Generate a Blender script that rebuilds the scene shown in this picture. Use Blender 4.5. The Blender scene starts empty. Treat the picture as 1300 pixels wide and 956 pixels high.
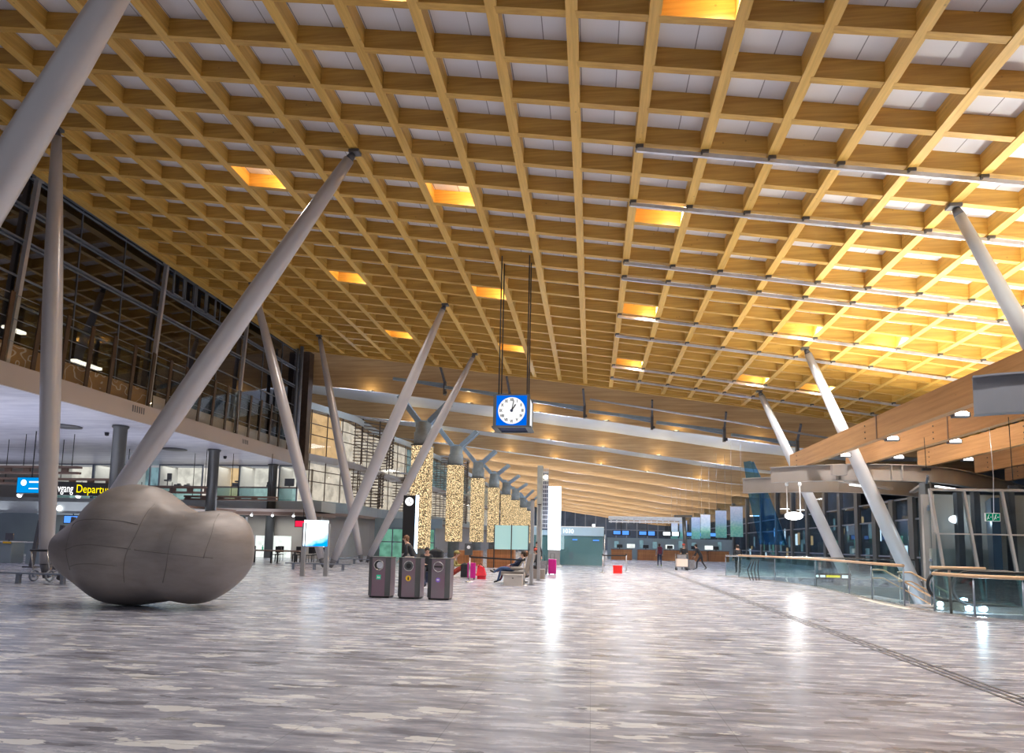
import bpy, bmesh, math, random
from math import sin, cos, pi, sqrt, radians as R
from mathutils import Vector, Matrix
random.seed(7)
C = bpy.context.scene.collection
PI = pi

# ------------------------------------------------------------------ materials
def nm(name):
    m = bpy.data.materials.new(name); m.use_nodes = True
    nt = m.node_tree; nt.nodes.clear()
    out = nt.nodes.new('ShaderNodeOutputMaterial')
    return m, nt, out
def pb(nt, out, col=(.5,.5,.5), rough=.5, metal=0., spec=.5, emi=None, es=0.):
    p = nt.nodes.new('ShaderNodeBsdfPrincipled')
    p.inputs['Base Color'].default_value = (*col, 1)
    p.inputs['Roughness'].default_value = rough
    p.inputs['Metallic'].default_value = metal
    p.inputs['Specular IOR Level'].default_value = spec
    if emi:
        p.inputs['Emission Color'].default_value = (*emi, 1); p.inputs['Emission Strength'].default_value = es
    nt.links.new(p.outputs[0], out.inputs[0])
    return p
def texco(nt, scale=(1,1,1)):
    g = nt.nodes.new('ShaderNodeNewGeometry'); mp = nt.nodes.new('ShaderNodeMapping')
    mp.inputs['Scale'].default_value = scale
    nt.links.new(g.outputs['Position'], mp.inputs['Vector'])
    return mp.outputs[0]
def objco(nt, scale=(1,1,1)):
    g = nt.nodes.new('ShaderNodeTexCoord'); mp = nt.nodes.new('ShaderNodeMapping')
    mp.inputs['Scale'].default_value = scale
    nt.links.new(g.outputs['Object'], mp.inputs['Vector'])
    return mp.outputs[0]
def noise(nt, vec, scale=5, detail=3, rough=.5):
    n = nt.nodes.new('ShaderNodeTexNoise'); n.inputs['Scale'].default_value = scale
    n.inputs['Detail'].default_value = detail; n.inputs['Roughness'].default_value = rough
    nt.links.new(vec, n.inputs['Vector']); return n.outputs['Fac']
def ramp(nt, fac, stops):
    r = nt.nodes.new('ShaderNodeValToRGB'); e = r.color_ramp.elements
    e[0].position = stops[0][0]; e[0].color = (*stops[0][1], 1)
    e[1].position = stops[-1][0]; e[1].color = (*stops[-1][1], 1)
    for p, c in stops[1:-1]:
        k = e.new(p); k.color = (*c, 1)
    nt.links.new(fac, r.inputs[0]); return r.outputs[0]
def mix(nt, fac, a, b, mode='MIX'):
    m = nt.nodes.new('ShaderNodeMix'); m.data_type = 'RGBA'; m.blend_type = mode
    if isinstance(fac, float): m.inputs[0].default_value = fac
    else: nt.links.new(fac, m.inputs[0])
    for k, v in ((6, a), (7, b)):
        if isinstance(v, tuple): m.inputs[k].default_value = (*v, 1)
        else: nt.links.new(v, m.inputs[k])
    return m.outputs[2]
def mth(nt, op, a, b=None, c=None):
    m = nt.nodes.new('ShaderNodeMath'); m.operation = op
    for k, v in enumerate((a, b, c)):
        if v is None: continue
        if isinstance(v, (int, float)): m.inputs[k].default_value = v
        else: nt.links.new(v, m.inputs[k])
    return m.outputs[0]
def simple(name, col, rough=.5, metal=0., var=.08, vs=3., spec=.5, emi=None, es=0.):
    m, nt, out = nm(name); p = pb(nt, out, col, rough, metal, spec, emi, es)
    if var:
        f = noise(nt, texco(nt), vs, 3)
        lo = tuple(c*(1-var) for c in col); hi = tuple(min(1, c*(1+var)) for c in col)
        nt.links.new(ramp(nt, f, [(.3, lo), (.7, hi)]), p.inputs['Base Color'])
    return m
def emit(name, col, s, blotch=0.):
    m, nt, out = nm(name); e = nt.nodes.new('ShaderNodeEmission')
    e.inputs[0].default_value = (*col, 1); e.inputs[1].default_value = s
    if blotch:
        f = noise(nt, texco(nt, (1, 1, 1)), 1.3, 2)
        nt.links.new(ramp(nt, f, [(.35, tuple(c*(1-blotch) for c in col)), (.6, col)]), e.inputs[0])
    nt.links.new(e.outputs[0], out.inputs[0]); return m
def wood(name, dark, light, axis=1, sc=1., rough=.45, knots=True):
    m, nt, out = nm(name); p = pb(nt, out, light, rough)
    s = [9*sc]*3; s[axis] = .45*sc
    f = noise(nt, texco(nt, tuple(s)), 1.6, 5, .6)
    lam = [0.2]*3; lam[2] = 6.
    f2 = noise(nt, texco(nt, (.15, .15, 5.5)), 1., 1)
    col = ramp(nt, f, [(.3, dark), (.7, light)])
    col = mix(nt, .35, col, ramp(nt, f2, [(.35, dark), (.65, light)]))
    if knots:
        v = nt.nodes.new('ShaderNodeTexVoronoi'); v.inputs['Scale'].default_value = 1.
        nt.links.new(texco(nt, (2.2, 2.2, 2.2)), v.inputs['Vector'])
        kn = ramp(nt, v.outputs['Distance'], [(.03, (1,1,1)), (.075, (0,0,0))])
        col = mix(nt, mth(nt, 'MULTIPLY', kn, .55), col, tuple(c*.35 for c in dark))
    nt.links.new(col, p.inputs['Base Color']); return m
def glass(name, tint, refl=.12, rough=.01, trans=None, gcol=(1,1,1)):
    m, nt, out = nm(name)
    t = nt.nodes.new('ShaderNodeBsdfTransparent'); t.inputs[0].default_value = (*tint, 1)
    g = nt.nodes.new('ShaderNodeBsdfGlossy'); g.inputs['Roughness'].default_value = rough
    g.inputs[0].default_value = (*gcol, 1)
    lw = nt.nodes.new('ShaderNodeLayerWeight'); lw.inputs[0].default_value = .5
    f = mth(nt, 'ADD', mth(nt, 'MULTIPLY', mth(nt, 'POWER', lw.outputs['Facing'], 5.), .55), refl)
    ms = nt.nodes.new('ShaderNodeMixShader')
    nt.links.new(mth(nt, 'MINIMUM', f, 1.), ms.inputs[0])
    nt.links.new(t.outputs[0], ms.inputs[1]); nt.links.new(g.outputs[0], ms.inputs[2])
    nt.links.new(ms.outputs[0], out.inputs[0]); return m

M = {}
M['coffer'] = wood('coffer_pine_shaded', (.42,.22,.036), (.71,.43,.095), 0, 1.)  # cross beams: pine darkened, shade of the camera-facing sides put into the colour
M['coffer_long'] = wood('coffer_pine_long', (.50,.28,.05), (.82,.51,.125), 1, 1.)
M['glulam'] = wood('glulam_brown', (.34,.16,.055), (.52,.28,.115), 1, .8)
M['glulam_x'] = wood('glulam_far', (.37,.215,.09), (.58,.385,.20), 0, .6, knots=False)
def panel_mat():
    m, nt, out = nm('ceiling_panel'); p = pb(nt, out, (.75,.75,.80), .6)
    g = nt.nodes.new('ShaderNodeNewGeometry'); sp = nt.nodes.new('ShaderNodeSeparateXYZ')
    nt.links.new(g.outputs['Position'], sp.inputs[0])
    u = mth(nt, 'MULTIPLY', mth(nt, 'SUBTRACT', sp.outputs[0], -.543 - .9075/2 - .15), 1/.9075)
    fr = mth(nt, 'FRACT', mth(nt, 'ADD', u, 100.65))
    d = mth(nt, 'ABSOLUTE', mth(nt, 'SUBTRACT', fr, .5))
    line = mth(nt, 'LESS_THAN', d, .014)
    cell = mth(nt, 'FLOOR', mth(nt, 'ADD', u, 100.15))
    w = nt.nodes.new('ShaderNodeTexWhiteNoise'); w.noise_dimensions = '1D'; nt.links.new(cell, w.inputs['W'])
    base = ramp(nt, w.outputs[0], [(0, (.70,.70,.76)), (1, (.82,.82,.86))])
    nt.links.new(mix(nt, line, base, (.25,.25,.28)), p.inputs['Base Color']); return m
M['panel'] = panel_mat()
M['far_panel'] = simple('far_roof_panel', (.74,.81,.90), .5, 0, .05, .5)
def soffit_mat():
    m, nt, out = nm('soffit_panel'); p = pb(nt, out, (.7,.7,.8), .38)
    f = noise(nt, texco(nt, (.5,1.6,1)), 1.2, 3)
    nt.links.new(ramp(nt, f, [(.3, (.56,.565,.68)), (.7, (.76,.76,.86))]), p.inputs['Base Color']); return m
M['soffit'] = soffit_mat()
M['galv'] = simple('galvanised_rail', (.62,.64,.70), .35, .5, .1, 4)
M['column'] = simple('column_paint', (.50,.485,.51), .32, .25, .03, 1)
M['column_light'] = simple('column_silver', (.52,.54,.58), .3, .3, .04, 1)
M['dark'] = simple('dark_metal', (.03,.03,.035), .4, .3, .2)
M['black'] = simple('black', (.012,.012,.014), .5, 0, 0)
M['bronze'] = simple('bronze_mullion', (.085,.055,.042), .4, .3, .2)
M['mull'] = simple('grey_mullion', (.22,.25,.31), .35, .4, .1)
M['steel'] = simple('steel_beam_paint', (.34,.31,.29), .45, .1, .06, .8)
M['steel_d'] = simple('steel_beam_grey', (.19,.20,.23), .45, .1, .06, .8)
M['chrome'] = simple('brushed_steel', (.62,.60,.58), .25, .9, .1, 6)
M['fascia'] = simple('beige_fascia', (.50,.43,.39), .5, 0, .05, .5)
M['concrete'] = simple('concrete', (.30,.31,.29), .7, 0, .15, 2)
M['wall_dark'] = simple('dark_wall', (.06,.09,.14), .3, 0, .3, .4)
M['wall_taupe'] = simple('taupe_wall', (.34,.31,.29), .5, 0, .06, .6)
M['wall_teal'] = simple('teal_grey', (.26,.315,.335), .35, 0, .1, .5)
M['slab'] = simple('slab_edge', (.42,.46,.46), .4, 0, .08, .6)
M['brown_soffit'] = simple('brown_soffit', (.20,.13,.10), .5, 0, .1, 1)
M['white'] = simple('white_paint', (.78,.78,.78), .4, 0, .03)
M['lower'] = simple('lower_floor', (.45,.52,.58), .15, 0, .2, .5)
M['bluesteel'] = simple('blue_grey_steel', (.28,.37,.46), .4, .3, .08)
M['grey'] = simple('grey_laminate', (.26,.26,.27), .4, 0, .08)
M['dgrey'] = simple('charcoal_laminate', (.10,.10,.115), .35, 0, .1)
M['counter'] = wood('counter_wood', (.20,.07,.02), (.42,.17,.06), 2, 1, knots=False)
M['handrail'] = wood('handrail_oak', (.50,.30,.16), (.72,.48,.30), 0, 2, .35, knots=False)
M['skin'] = simple('skin', (.55,.33,.24), .5, 0, .05)
M['hair'] = simple('hair_dark', (.03,.018,.012), .6, 0, .2, 30)
M['hair_brown'] = simple('hair_brown', (.16,.07,.03), .6, 0, .2, 30)
M['jacket_black'] = simple('cloth_black', (.02,.022,.028), .8, 0, .3, 12)
M['navy'] = simple('cloth_navy', (.025,.035,.08), .8, 0, .3, 12)
M['denim'] = simple('cloth_denim', (.05,.09,.20), .8, 0, .3, 12)
M['cream'] = simple('cloth_cream', (.72,.68,.62), .8, 0, .1, 12)
M['redcloth'] = simple('cloth_rust_red', (.42,.06,.04), .8, 0, .2, 12)
M['plum'] = simple('cloth_plum', (.12,.02,.045), .8, 0, .2, 12)
M['olive'] = simple('cloth_olive', (.26,.22,.07), .8, 0, .2, 12)
M['greyc'] = simple('cloth_grey', (.22,.22,.24), .8, 0, .2, 12)
M['shoe'] = simple('shoe_black', (.015,.015,.015), .5, 0, 0)
M['shoe_lime'] = simple('shoe_lime', (.35,.5,.08), .5, 0, 0)
M['magenta'] = simple('magenta_shell', (.50,.01,.22), .3, 0, .05)
M['red'] = simple('red_fabric', (.70,.02,.04), .5, 0, .1, 8)
M['redbox'] = simple('red_plastic', (.85,.02,.015), .4, 0, .02)
M['seat'] = simple('seat_taupe', (.26,.225,.20), .6, 0, .06, 6)
M['box_grey'] = simple('box_grey', (.46,.42,.39), .4, 0, .05)
M['carton'] = simple('pale_carton', (.80,.66,.58), .7, 0, .05)
M['sculpt_dark'] = simple('seam_dark', (.15,.13,.12), .5, .3, 0)
M['clock_blue'] = emit('clock_blue_lightbox', (.0,.13,.72), 1.1)
M['clock_white'] = emit('clock_dial_lightbox', (1,1,1), 1.0)
M['lightbox'] = emit('white_lightbox', (.86,.95,1.), 4.5)
M['sign_white'] = emit('sign_white', (1,1,1), 1.6)
M['sign_yellow'] = emit('sign_yellow', (1,.78,.0), 1.4)
M['sign_blue'] = emit('sign_blue', (.0,.32,.85), 1.0)
M['screen_blue'] = emit('screen_blue', (.10,.32,1.), 1.3)
M['header_blue'] = simple('header_blue', (.40,.56,.70), .4, 0, .04, 1)
M['screen_red'] = emit('screen_red', (1.,.02,.08), 1.1)
M['screen_white'] = emit('screen_white', (.75,.9,1.), 2.2)
M['lamp_warm'] = emit('lamp_warm', (1.,.86,.62), 14)
M['lamp_white'] = emit('lamp_white', (.95,.98,1.), 7)
M['lamp_soft'] = emit('lamp_soft', (.95,.97,1.), 4)
M['win_white'] = emit('lit_window_white', (1.,.94,.84), .85, .35)
M['win_warm'] = emit('lit_window_warm', (1.,.68,.36), .85, .25)
M['win_green'] = emit('lit_window_green', (.35,.85,.62), .45, .4)
M['win_teal'] = emit('lit_window_teal', (.45,.75,.85), .45, .5)
M['glow_white'] = emit('shop_glow', (.93,1.,.95), 1.2, .3)
M['edge_blue'] = emit('edge_light', (.6,.8,1.), 4)
M['exit_green'] = emit('exit_green', (.0,.22,.12), .7)
M['bin_green'] = emit('sticker_green', (.05,.5,.3), .7)
M['bin_yellow'] = simple('sticker_yellow', (.85,.5,.03), .5, 0, 0)
M['bin_purple'] = simple('sticker_purple', (.30,.16,.70), .5, 0, 0)
M['sticker_white'] = simple('sticker_white', (.9,.9,.9), .5, 0, 0)
M['floodw'] = emit('machine_light', (.75,.88,1.), 9)
M['gclear'] = glass('clear_glass', (.78,.90,.91), .05)
M['gteal'] = glass('teal_glass', (.62,.80,.82), .05)
M['gdark'] = glass('dark_glazing', (.42,.43,.46), .26, .015, gcol=(.62,.62,.66))
M['gfac'] = glass('facade_glass', (.66,.72,.75), .03, .02)
M['gwin'] = glass('window_glass', (.96,.98,.97), .02)
def frosted():
    m, nt, out = nm('frosted_panel'); p = pb(nt, out, (.38,.62,.62), .4, emi=(.35,.62,.62), es=.28); return m
M['frost'] = frosted()
def bin_mat():
    m, nt, out = nm('bin_anodised'); p = pb(nt, out, (.2,.16,.18), .33, .65)
    f = noise(nt, texco(nt, (1.2,1.2,1.2)), 1.1, 2)
    nt.links.new(ramp(nt, f, [(.35, (.25,.22,.24)), (.65, (.28,.17,.22))]), p.inputs['Base Color']); return m
M['bin'] = bin_mat()
M['bin_side'] = simple('bin_side_panel', (.12,.125,.13), .35, .5, .05)
def sculpt_mat():
    m, nt, out = nm('sculpture_metal'); p = pb(nt, out, (.3,.26,.25), .36, .35)
    f = noise(nt, texco(nt, (1,1,3.2)), 1.8, 6, .65)
    f2 = noise(nt, texco(nt), .7, 2)
    c = ramp(nt, f, [(.25, (.20,.175,.165)), (.5, (.27,.24,.228)), (.8, (.34,.31,.295))])
    c = mix(nt, .3, c, ramp(nt, f2, [(.3, (.17,.15,.145)), (.7, (.36,.32,.31))]))
    nt.links.new(c, p.inputs['Base Color'])
    nt.links.new(ramp(nt, f, [(.3, (.42,)*3), (.7, (.55,)*3)]), p.inputs['Roughness'])
    return m
M['sculpt'] = sculpt_mat()
def floor_mat():
    m, nt, out = nm('polished_stone_floor'); p = pb(nt, out, (.3,.3,.3), .2, 0, .5)
    a = noise(nt, texco(nt, (.78, 3.6, 1)), 1.5, 10, .68)
    b = noise(nt, texco(nt, (.22, .9, 1)), 1.2, 4, .5)
    base = ramp(nt, a, [(.36, (.12,.125,.17)), (.46, (.27,.275,.335)), (.55, (.43,.435,.50)), (.66, (.64,.645,.70))])
    base = mix(nt, mth(nt, 'MULTIPLY', b, .40), base, (.42,.425,.49))
    # angular pale flakes stretched along the slabs
    v = nt.nodes.new('ShaderNodeTexVoronoi'); v.feature = 'F1'; v.inputs['Scale'].default_value = 1.; v.inputs['Randomness'].default_value = 1.
    dist = nt.nodes.new('ShaderNodeTexNoise'); dist.inputs['Scale'].default_value = 2.2; dist.inputs['Detail'].default_value = 4
    co = texco(nt, (1.7, 7.5, 1)); nt.links.new(texco(nt, (1.,2.5,1)), dist.inputs['Vector'])
    add = nt.nodes.new('ShaderNodeVectorMath'); add.operation = 'ADD'
    sc = nt.nodes.new('ShaderNodeVectorMath'); sc.operation = 'SCALE'; sc.inputs[3].default_value = 2.2
    nt.links.new(dist.outputs['Color'], sc.inputs[0]); nt.links.new(co, add.inputs[0]); nt.links.new(sc.outputs[0], add.inputs[1])
    nt.links.new(add.outputs[0], v.inputs['Vector'])
    sel = nt.nodes.new('ShaderNodeSeparateColor'); nt.links.new(v.outputs['Color'], sel.inputs[0])
    on = mth(nt, 'GREATER_THAN', sel.outputs[0], .80)
    core = mth(nt, 'LESS_THAN', v.outputs['Distance'], .55)
    fl = mth(nt, 'MULTIPLY', on, core)
    base = mix(nt, mth(nt, 'MULTIPLY', fl, .8), base, (.78,.77,.76))
    dk = mth(nt, 'MULTIPLY', mth(nt, 'LESS_THAN', sel.outputs[1], .14), core)
    base = mix(nt, mth(nt, 'MULTIPLY', dk, .6), base, (.07,.07,.085))
    # joints between slabs
    g = nt.nodes.new('ShaderNodeNewGeometry'); sp = nt.nodes.new('ShaderNodeSeparateXYZ'); nt.links.new(g.outputs['Position'], sp.inputs[0])
    jy = mth(nt, 'LESS_THAN', mth(nt, 'FRACT', mth(nt, 'MULTIPLY', sp.outputs[1], 1/1.2)), .008)
    jx = mth(nt, 'LESS_THAN', mth(nt, 'FRACT', mth(nt, 'MULTIPLY', sp.outputs[0], 1/1.2)), .005)
    base = mix(nt, mth(nt, 'MULTIPLY', mth(nt, 'MAXIMUM', jx, jy), .45), base, (.06,.06,.065))
    nt.links.new(base, p.inputs['Base Color'])
    nt.links.new(ramp(nt, a, [(.3, (.22,)*3), (.8, (.32,)*3)]), p.inputs['Roughness'])
    return m
M['floor'] = floor_mat()
def curtain_mat():
    m, nt, out = nm('light_curtain'); e = nt.nodes.new('ShaderNodeEmission')
    v = nt.nodes.new('ShaderNodeTexVoronoi'); v.inputs['Scale'].default_value = 1.
    nt.links.new(texco(nt, (13,13,9.)), v.inputs['Vector'])
    c = ramp(nt, v.outputs['Distance'], [(.10, (1.,.88,.60)), (.36, (.62,.42,.20)), (.58, (.10,.075,.045))])
    nt.links.new(c, e.inputs[0]); e.inputs[1].default_value = 2.0
    nt.links.new(e.outputs[0], out.inputs[0]); return m
M['curtain'] = curtain_mat()
def banner_mat():
    m, nt, out = nm('banner_print'); p = pb(nt, out, (.5,.6,.7), .6)
    g = nt.nodes.new('ShaderNodeNewGeometry'); sp = nt.nodes.new('ShaderNodeSeparateXYZ'); nt.links.new(g.outputs['Position'], sp.inputs[0])
    z = mth(nt, 'MULTIPLY', sp.outputs[2], .2)
    c = ramp(nt, z, [(.47, (.06,.28,.22)), (.6, (.12,.40,.28)), (.72, (.30,.45,.62)), (.92, (.55,.62,.82))])
    f = noise(nt, texco(nt), 6, 3)
    nt.links.new(mix(nt, .2, c, ramp(nt, f, [(.4, (.2,.35,.6)), (.6, (.7,.75,.9))])), p.inputs['Base Color'])
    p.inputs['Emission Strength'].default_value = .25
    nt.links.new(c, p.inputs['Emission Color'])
    return m
M['banner'] = banner_mat()
def poster_mat(name, a, b, s):
    m, nt, out = nm(name); e = nt.nodes.new('ShaderNodeEmission'); e.inputs[1].default_value = s
    g = nt.nodes.new('ShaderNodeTexCoord'); sp = nt.nodes.new('ShaderNodeSeparateXYZ'); nt.links.new(g.outputs['Generated'], sp.inputs[0])
    f = noise(nt, objco(nt, (2,2,2)), 1.2, 3)
    q = mth(nt, 'ADD', mth(nt, 'ADD', sp.outputs[2], mth(nt, 'MULTIPLY', f, .5)), mth(nt, 'MULTIPLY', sp.outputs[0], -.35))
    nt.links.new(ramp(nt, q, [(.12, b), (.3, (.35,.7,1.)), (.42, a)]), e.inputs[0])
    nt.links.new(e.outputs[0], out.inputs[0]); return m
M['poster'] = poster_mat('poster_sky', (.86,.97,1.), (.0,.22,.75), 2.3)
def art_mat():
    m, nt, out = nm('wood_inlay'); p = pb(nt, out, (.4,.22,.09), .5)
    w = nt.nodes.new('ShaderNodeTexNoise'); w.inputs['Scale'].default_value = 1.; w.inputs['Detail'].default_value = 1
    nt.links.new(texco(nt, (1.1,1.1,1.5)), w.inputs['Vector'])
    d = mth(nt, 'ABSOLUTE', mth(nt, 'SUBTRACT', mth(nt, 'FRACT', mth(nt, 'MULTIPLY', w.outputs[0], 5.)), .5))
    nt.links.new(mix(nt, mth(nt, 'LESS_THAN', d, .06), (.36,.19,.075), (.62,.52,.42)), p.inputs['Base Color'])
    return m
M['art'] = art_mat()

# ------------------------------------------------------------------ mesh helpers
class MB:
    def __init__(s): s.v = []; s.f = []; s.mi = []; s.cur = 0; s.sm = []; s.smooth = False
    def add(s, vs, fs, smooth=False):
        o = len(s.v); s.v += [tuple(v) for v in vs]
        for f in fs:
            s.f.append([o+i for i in f]); s.mi.append(s.cur); s.sm.append(smooth)
        return s
    def box(s, c, d, rz=0., taper=1.):
        x, y, z = (k/2 for k in d); vs = []
        for sz in (-1, 1):
            t = taper if sz > 0 else 1.
            for a, b in ((-1,-1),(1,-1),(1,1),(-1,1)):
                px, py = a*x*t, b*y*t
                vs.append((c[0]+px*cos(rz)-py*sin(rz), c[1]+px*sin(rz)+py*cos(rz), c[2]+sz*z))
        return s.add(vs, [(0,3,2,1),(4,5,6,7),(0,1,5,4),(1,2,6,5),(2,3,7,6),(3,0,4,7)])
    def bx(s, x0, x1, y0, y1, z0, z1): return s.box(((x0+x1)/2,(y0+y1)/2,(z0+z1)/2), (x1-x0,y1-y0,z1-z0))
    def rbox(s, c, d, r, n=3, rz=0.):       # box with vertical edges rounded
        x, y, z = d[0]/2-r, d[1]/2-r, d[2]/2; ring = []
        for q, (a, b) in enumerate(((1,1),(-1,1),(-1,-1),(1,-1))):
            for k in range(n+1):
                t = (q+k/n)*PI/2; ring.append((a*x+r*cos(t), b*y+r*sin(t)))
        N = len(ring); vs = []
        for zz in (-z, z):
            for px, py in ring: vs.append((c[0]+px*cos(rz)-py*sin(rz), c[1]+px*sin(rz)+py*cos(rz), c[2]+zz))
        fs = [(i, (i+1)%N, N+(i+1)%N, N+i) for i in range(N)] + [tuple(range(N-1,-1,-1)), tuple(range(N, 2*N))]
        return s.add(vs, fs)
    def bar(s, a, b, w, h, up=(0,0,1)):      # rectangular bar from a to b: w across, h along up
        a, b = Vector(a), Vector(b); d = (b-a).normalized(); up = Vector(up)
        if abs(d.dot(up)) > .99: up = Vector((0,1,0))
        sd = d.cross(up).normalized(); u = sd.cross(d)
        vs = [p + sd*(i*w/2) + u*(j*h/2) for p in (a, b) for i, j in ((-1,-1),(1,-1),(1,1),(-1,1))]
        return s.add(vs, [(0,3,2,1),(4,5,6,7),(0,1,5,4),(1,2,6,5),(2,3,7,6),(3,0,4,7)])
    def tube(s, pts, r, n=10, caps=True):    # r: number or list
        pts = [Vector(p) for p in pts]; N = len(pts)
        rs = r if isinstance(r, (list, tuple)) else [r]*N
        vs = []; prev = None
        for k, p in enumerate(pts):
            d = (pts[min(k+1,N-1)]-pts[max(k-1,0)]).normalized()
            if prev is None:
                u = Vector((0,0,1)) if abs(d.z) < .9 else Vector((1,0,0))
                u = (u - d*u.dot(d)).normalized()
            else:
                u = (prev - d*prev.dot(d)).normalized()
            prev = u; w = d.cross(u)
            for i in range(n):
                t = 2*PI*i/n; vs.append(p + (u*cos(t)+w*sin(t))*rs[k])
        fs = [(k*n+i, k*n+(i+1)%n, (k+1)*n+(i+1)%n, (k+1)*n+i) for k in range(N-1) for i in range(n)]
        s.add(vs, fs, True)
        if caps: 
            o = len(s.v)-len(vs)
            s.f += [[o+i for i in range(n-1,-1,-1)], [o+(N-1)*n+i for i in range(n)]]; s.mi += [s.cur]*2; s.sm += [False]*2
        return s
    def lathe(s, c, prof, n=20):
        return s.tube_z(c, prof, n)
    def tube_z(s, c, prof, n=20):            # prof: (radius, z)
        vs = [(c[0]+r*cos(2*PI*i/n), c[1]+r*sin(2*PI*i/n), c[2]+z) for r, z in prof for i in range(n)]
        K = len(prof)
        fs = [(k*n+i, k*n+(i+1)%n, (k+1)*n+(i+1)%n, (k+1)*n+i) for k in range(K-1) for i in range(n)]
        s.add(vs, fs, True); o = len(s.v)-len(vs)
        s.f += [[o+i for i in range(n-1,-1,-1)], [o+(K-1)*n+i for i in range(n)]]; s.mi += [s.cur]*2; s.sm += [False]*2
        return s
    def disc(s, c, r, t, ny=(0,-1,0), n=24):  # thick disc with axis ny
        a = Vector(c); d = Vector(ny).normalized(); return s.tube([a, a+d*t], r, n)
    def prism(s, poly, z0, z1):
        n = len(poly); vs = [(x,y,z0) for x,y in poly]+[(x,y,z1) for x,y in poly]
        return s.add(vs, [tuple(range(n-1,-1,-1)), tuple(range(n,2*n))]+[(i,(i+1)%n,n+(i+1)%n,n+i) for i in range(n)])
    def strip(s, path, w, h):                # swept rectangle along path; path is its bottom centre line; vertical section
        P = [Vector(p) for p in path]; vs = []; N = len(P)
        for k, p in enumerate(P):
            d = P[min(k+1,N-1)]-P[max(k-1,0)]; d.z = 0; d.normalize(); sd = Vector((d.y,-d.x,0))
            for i, j in ((-1,0),(1,0),(1,1),(-1,1)): vs.append(p + sd*(i*w/2) + Vector((0,0,j*h)))
        fs = [(4*k+i, 4*k+(i+1)%4, 4*k+4+(i+1)%4, 4*k+4+i) for k in range(N-1) for i in range(4)]
        return s.add(vs, fs+[(3,2,1,0),(4*N-4,4*N-3,4*N-2,4*N-1)])
    def ball(s, c, r, n=10, m=7):
        rx, ry, rz = r if isinstance(r, (tuple, list)) else (r, r, r)
        vs = [(c[0]+rx*sin(PI*j/m)*cos(2*PI*i/n), c[1]+ry*sin(PI*j/m)*sin(2*PI*i/n), c[2]+rz*cos(PI*j/m)) for j in range(m+1) for i in range(n)]
        return s.add(vs, [(j*n+i, (j+1)*n+i, (j+1)*n+(i+1)%n, j*n+(i+1)%n) for j in range(m) for i in range(n)], True)
    def obj(s, name, mat, parent=None, loc=None, world=True):
        me = bpy.data.meshes.new(name)
        base = Vector(loc) if loc is not None else Vector((0,0,0))
        if parent is not None and world: base = WP.get(parent.name, Vector((0,0,0)))
        me.from_pydata([tuple(Vector(v)-base) for v in s.v], [], s.f)
        for mt in (mat if isinstance(mat, (list, tuple)) else [mat]): me.materials.append(M[mt] if isinstance(mt, str) else mt)
        for p, k, q in zip(me.polygons, s.mi, s.sm): p.material_index = k; p.use_smooth = q
        bm = bmesh.new(); bm.from_mesh(me); bmesh.ops.recalc_face_normals(bm, faces=bm.faces); bm.to_mesh(me); bm.free()
        o = bpy.data.objects.new(name, me); C.objects.link(o)
        if parent is not None: o.parent = parent; WP[o.name] = base
        else: o.location = base; WP[o.name] = base
        return o
WP = {}
def tag(o, label, cat, group=None, kind=None):
    o['label'] = label; o['category'] = cat
    if group: o['group'] = group
    if kind: o['kind'] = kind
    return o
def thing(name, label, cat, loc=(0,0,0), group=None, rz=0.):
    o = bpy.data.objects.new(name, None); C.objects.link(o); o.location = loc; o.empty_display_size = .2
    o.rotation_euler = (0,0,rz)
    WP[o.name] = Vector(loc) if rz == 0 else Vector((0,0,0))
    return tag(o, label, cat, group)
def struct(name, mb, mat, label=None):
    o = mb.obj(name, mat); o['kind'] = 'structure'
    if label: o['label'] = label
    return o
def part(name, mb, mat, parent, label=None):
    o = mb.obj(name, mat, parent)
    if label: o['label'] = label
    return o
def copy_tree(o, parent=None):
    c = o.copy(); C.objects.link(c); c.parent = parent; WP[c.name] = WP.get(o.name, Vector((0,0,0)))
    for ch in list(o.children): copy_tree(ch, c)
    return c
def text(s, size, mat, parent, loc, rot=(PI/2,0,0), name='lettering', align='LEFT', ext=.004, sx=1., bold=0.):
    cu = bpy.data.curves.new('t', 'FONT'); cu.body = s; cu.size = size; cu.extrude = ext; cu.align_x = align; cu.offset = bold
    to = bpy.data.objects.new('t', cu); C.objects.link(to)
    me = bpy.data.meshes.new_from_object(to.evaluated_get(bpy.context.evaluated_depsgraph_get()))
    bpy.data.objects.remove(to); bpy.data.curves.remove(cu)
    me.transform(Matrix.Diagonal((sx,1,1,1)))
    from mathutils import Euler
    me.transform(Matrix.Translation(Vector(loc)-WP.get(parent.name, Vector((0,0,0)))) @ Euler(rot).to_matrix().to_4x4())
    me.materials.clear(); me.materials.append(M[mat])
    for p in me.polygons: p.material_index = 0
    me.name = name
    o = bpy.data.objects.new(name, me); C.objects.link(o); o.parent = parent; WP[o.name] = WP.get(parent.name, Vector((0,0,0)))
    return o
def light(kind, loc, power, col=(1,1,1), size=.3, rot=None, spot=None, sy=None, blend=.5):
    l = bpy.data.lights.new('lamp', kind); l.energy = power; l.color = col
    if kind == 'AREA':
        l.size = size
        if sy: l.shape = 'RECTANGLE'; l.size_y = sy
    else: l.shadow_soft_size = size
    if spot: l.spot_size = spot; l.spot_blend = blend
    o = bpy.data.objects.new('light', l); C.objects.link(o); o.location = loc
    if rot: o.rotation_euler = rot
    return o
ORD = ['first','second','third','fourth','fifth','sixth','seventh','eighth','ninth','tenth','eleventh','twelfth','thirteenth','fourteenth','fifteenth']

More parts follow.
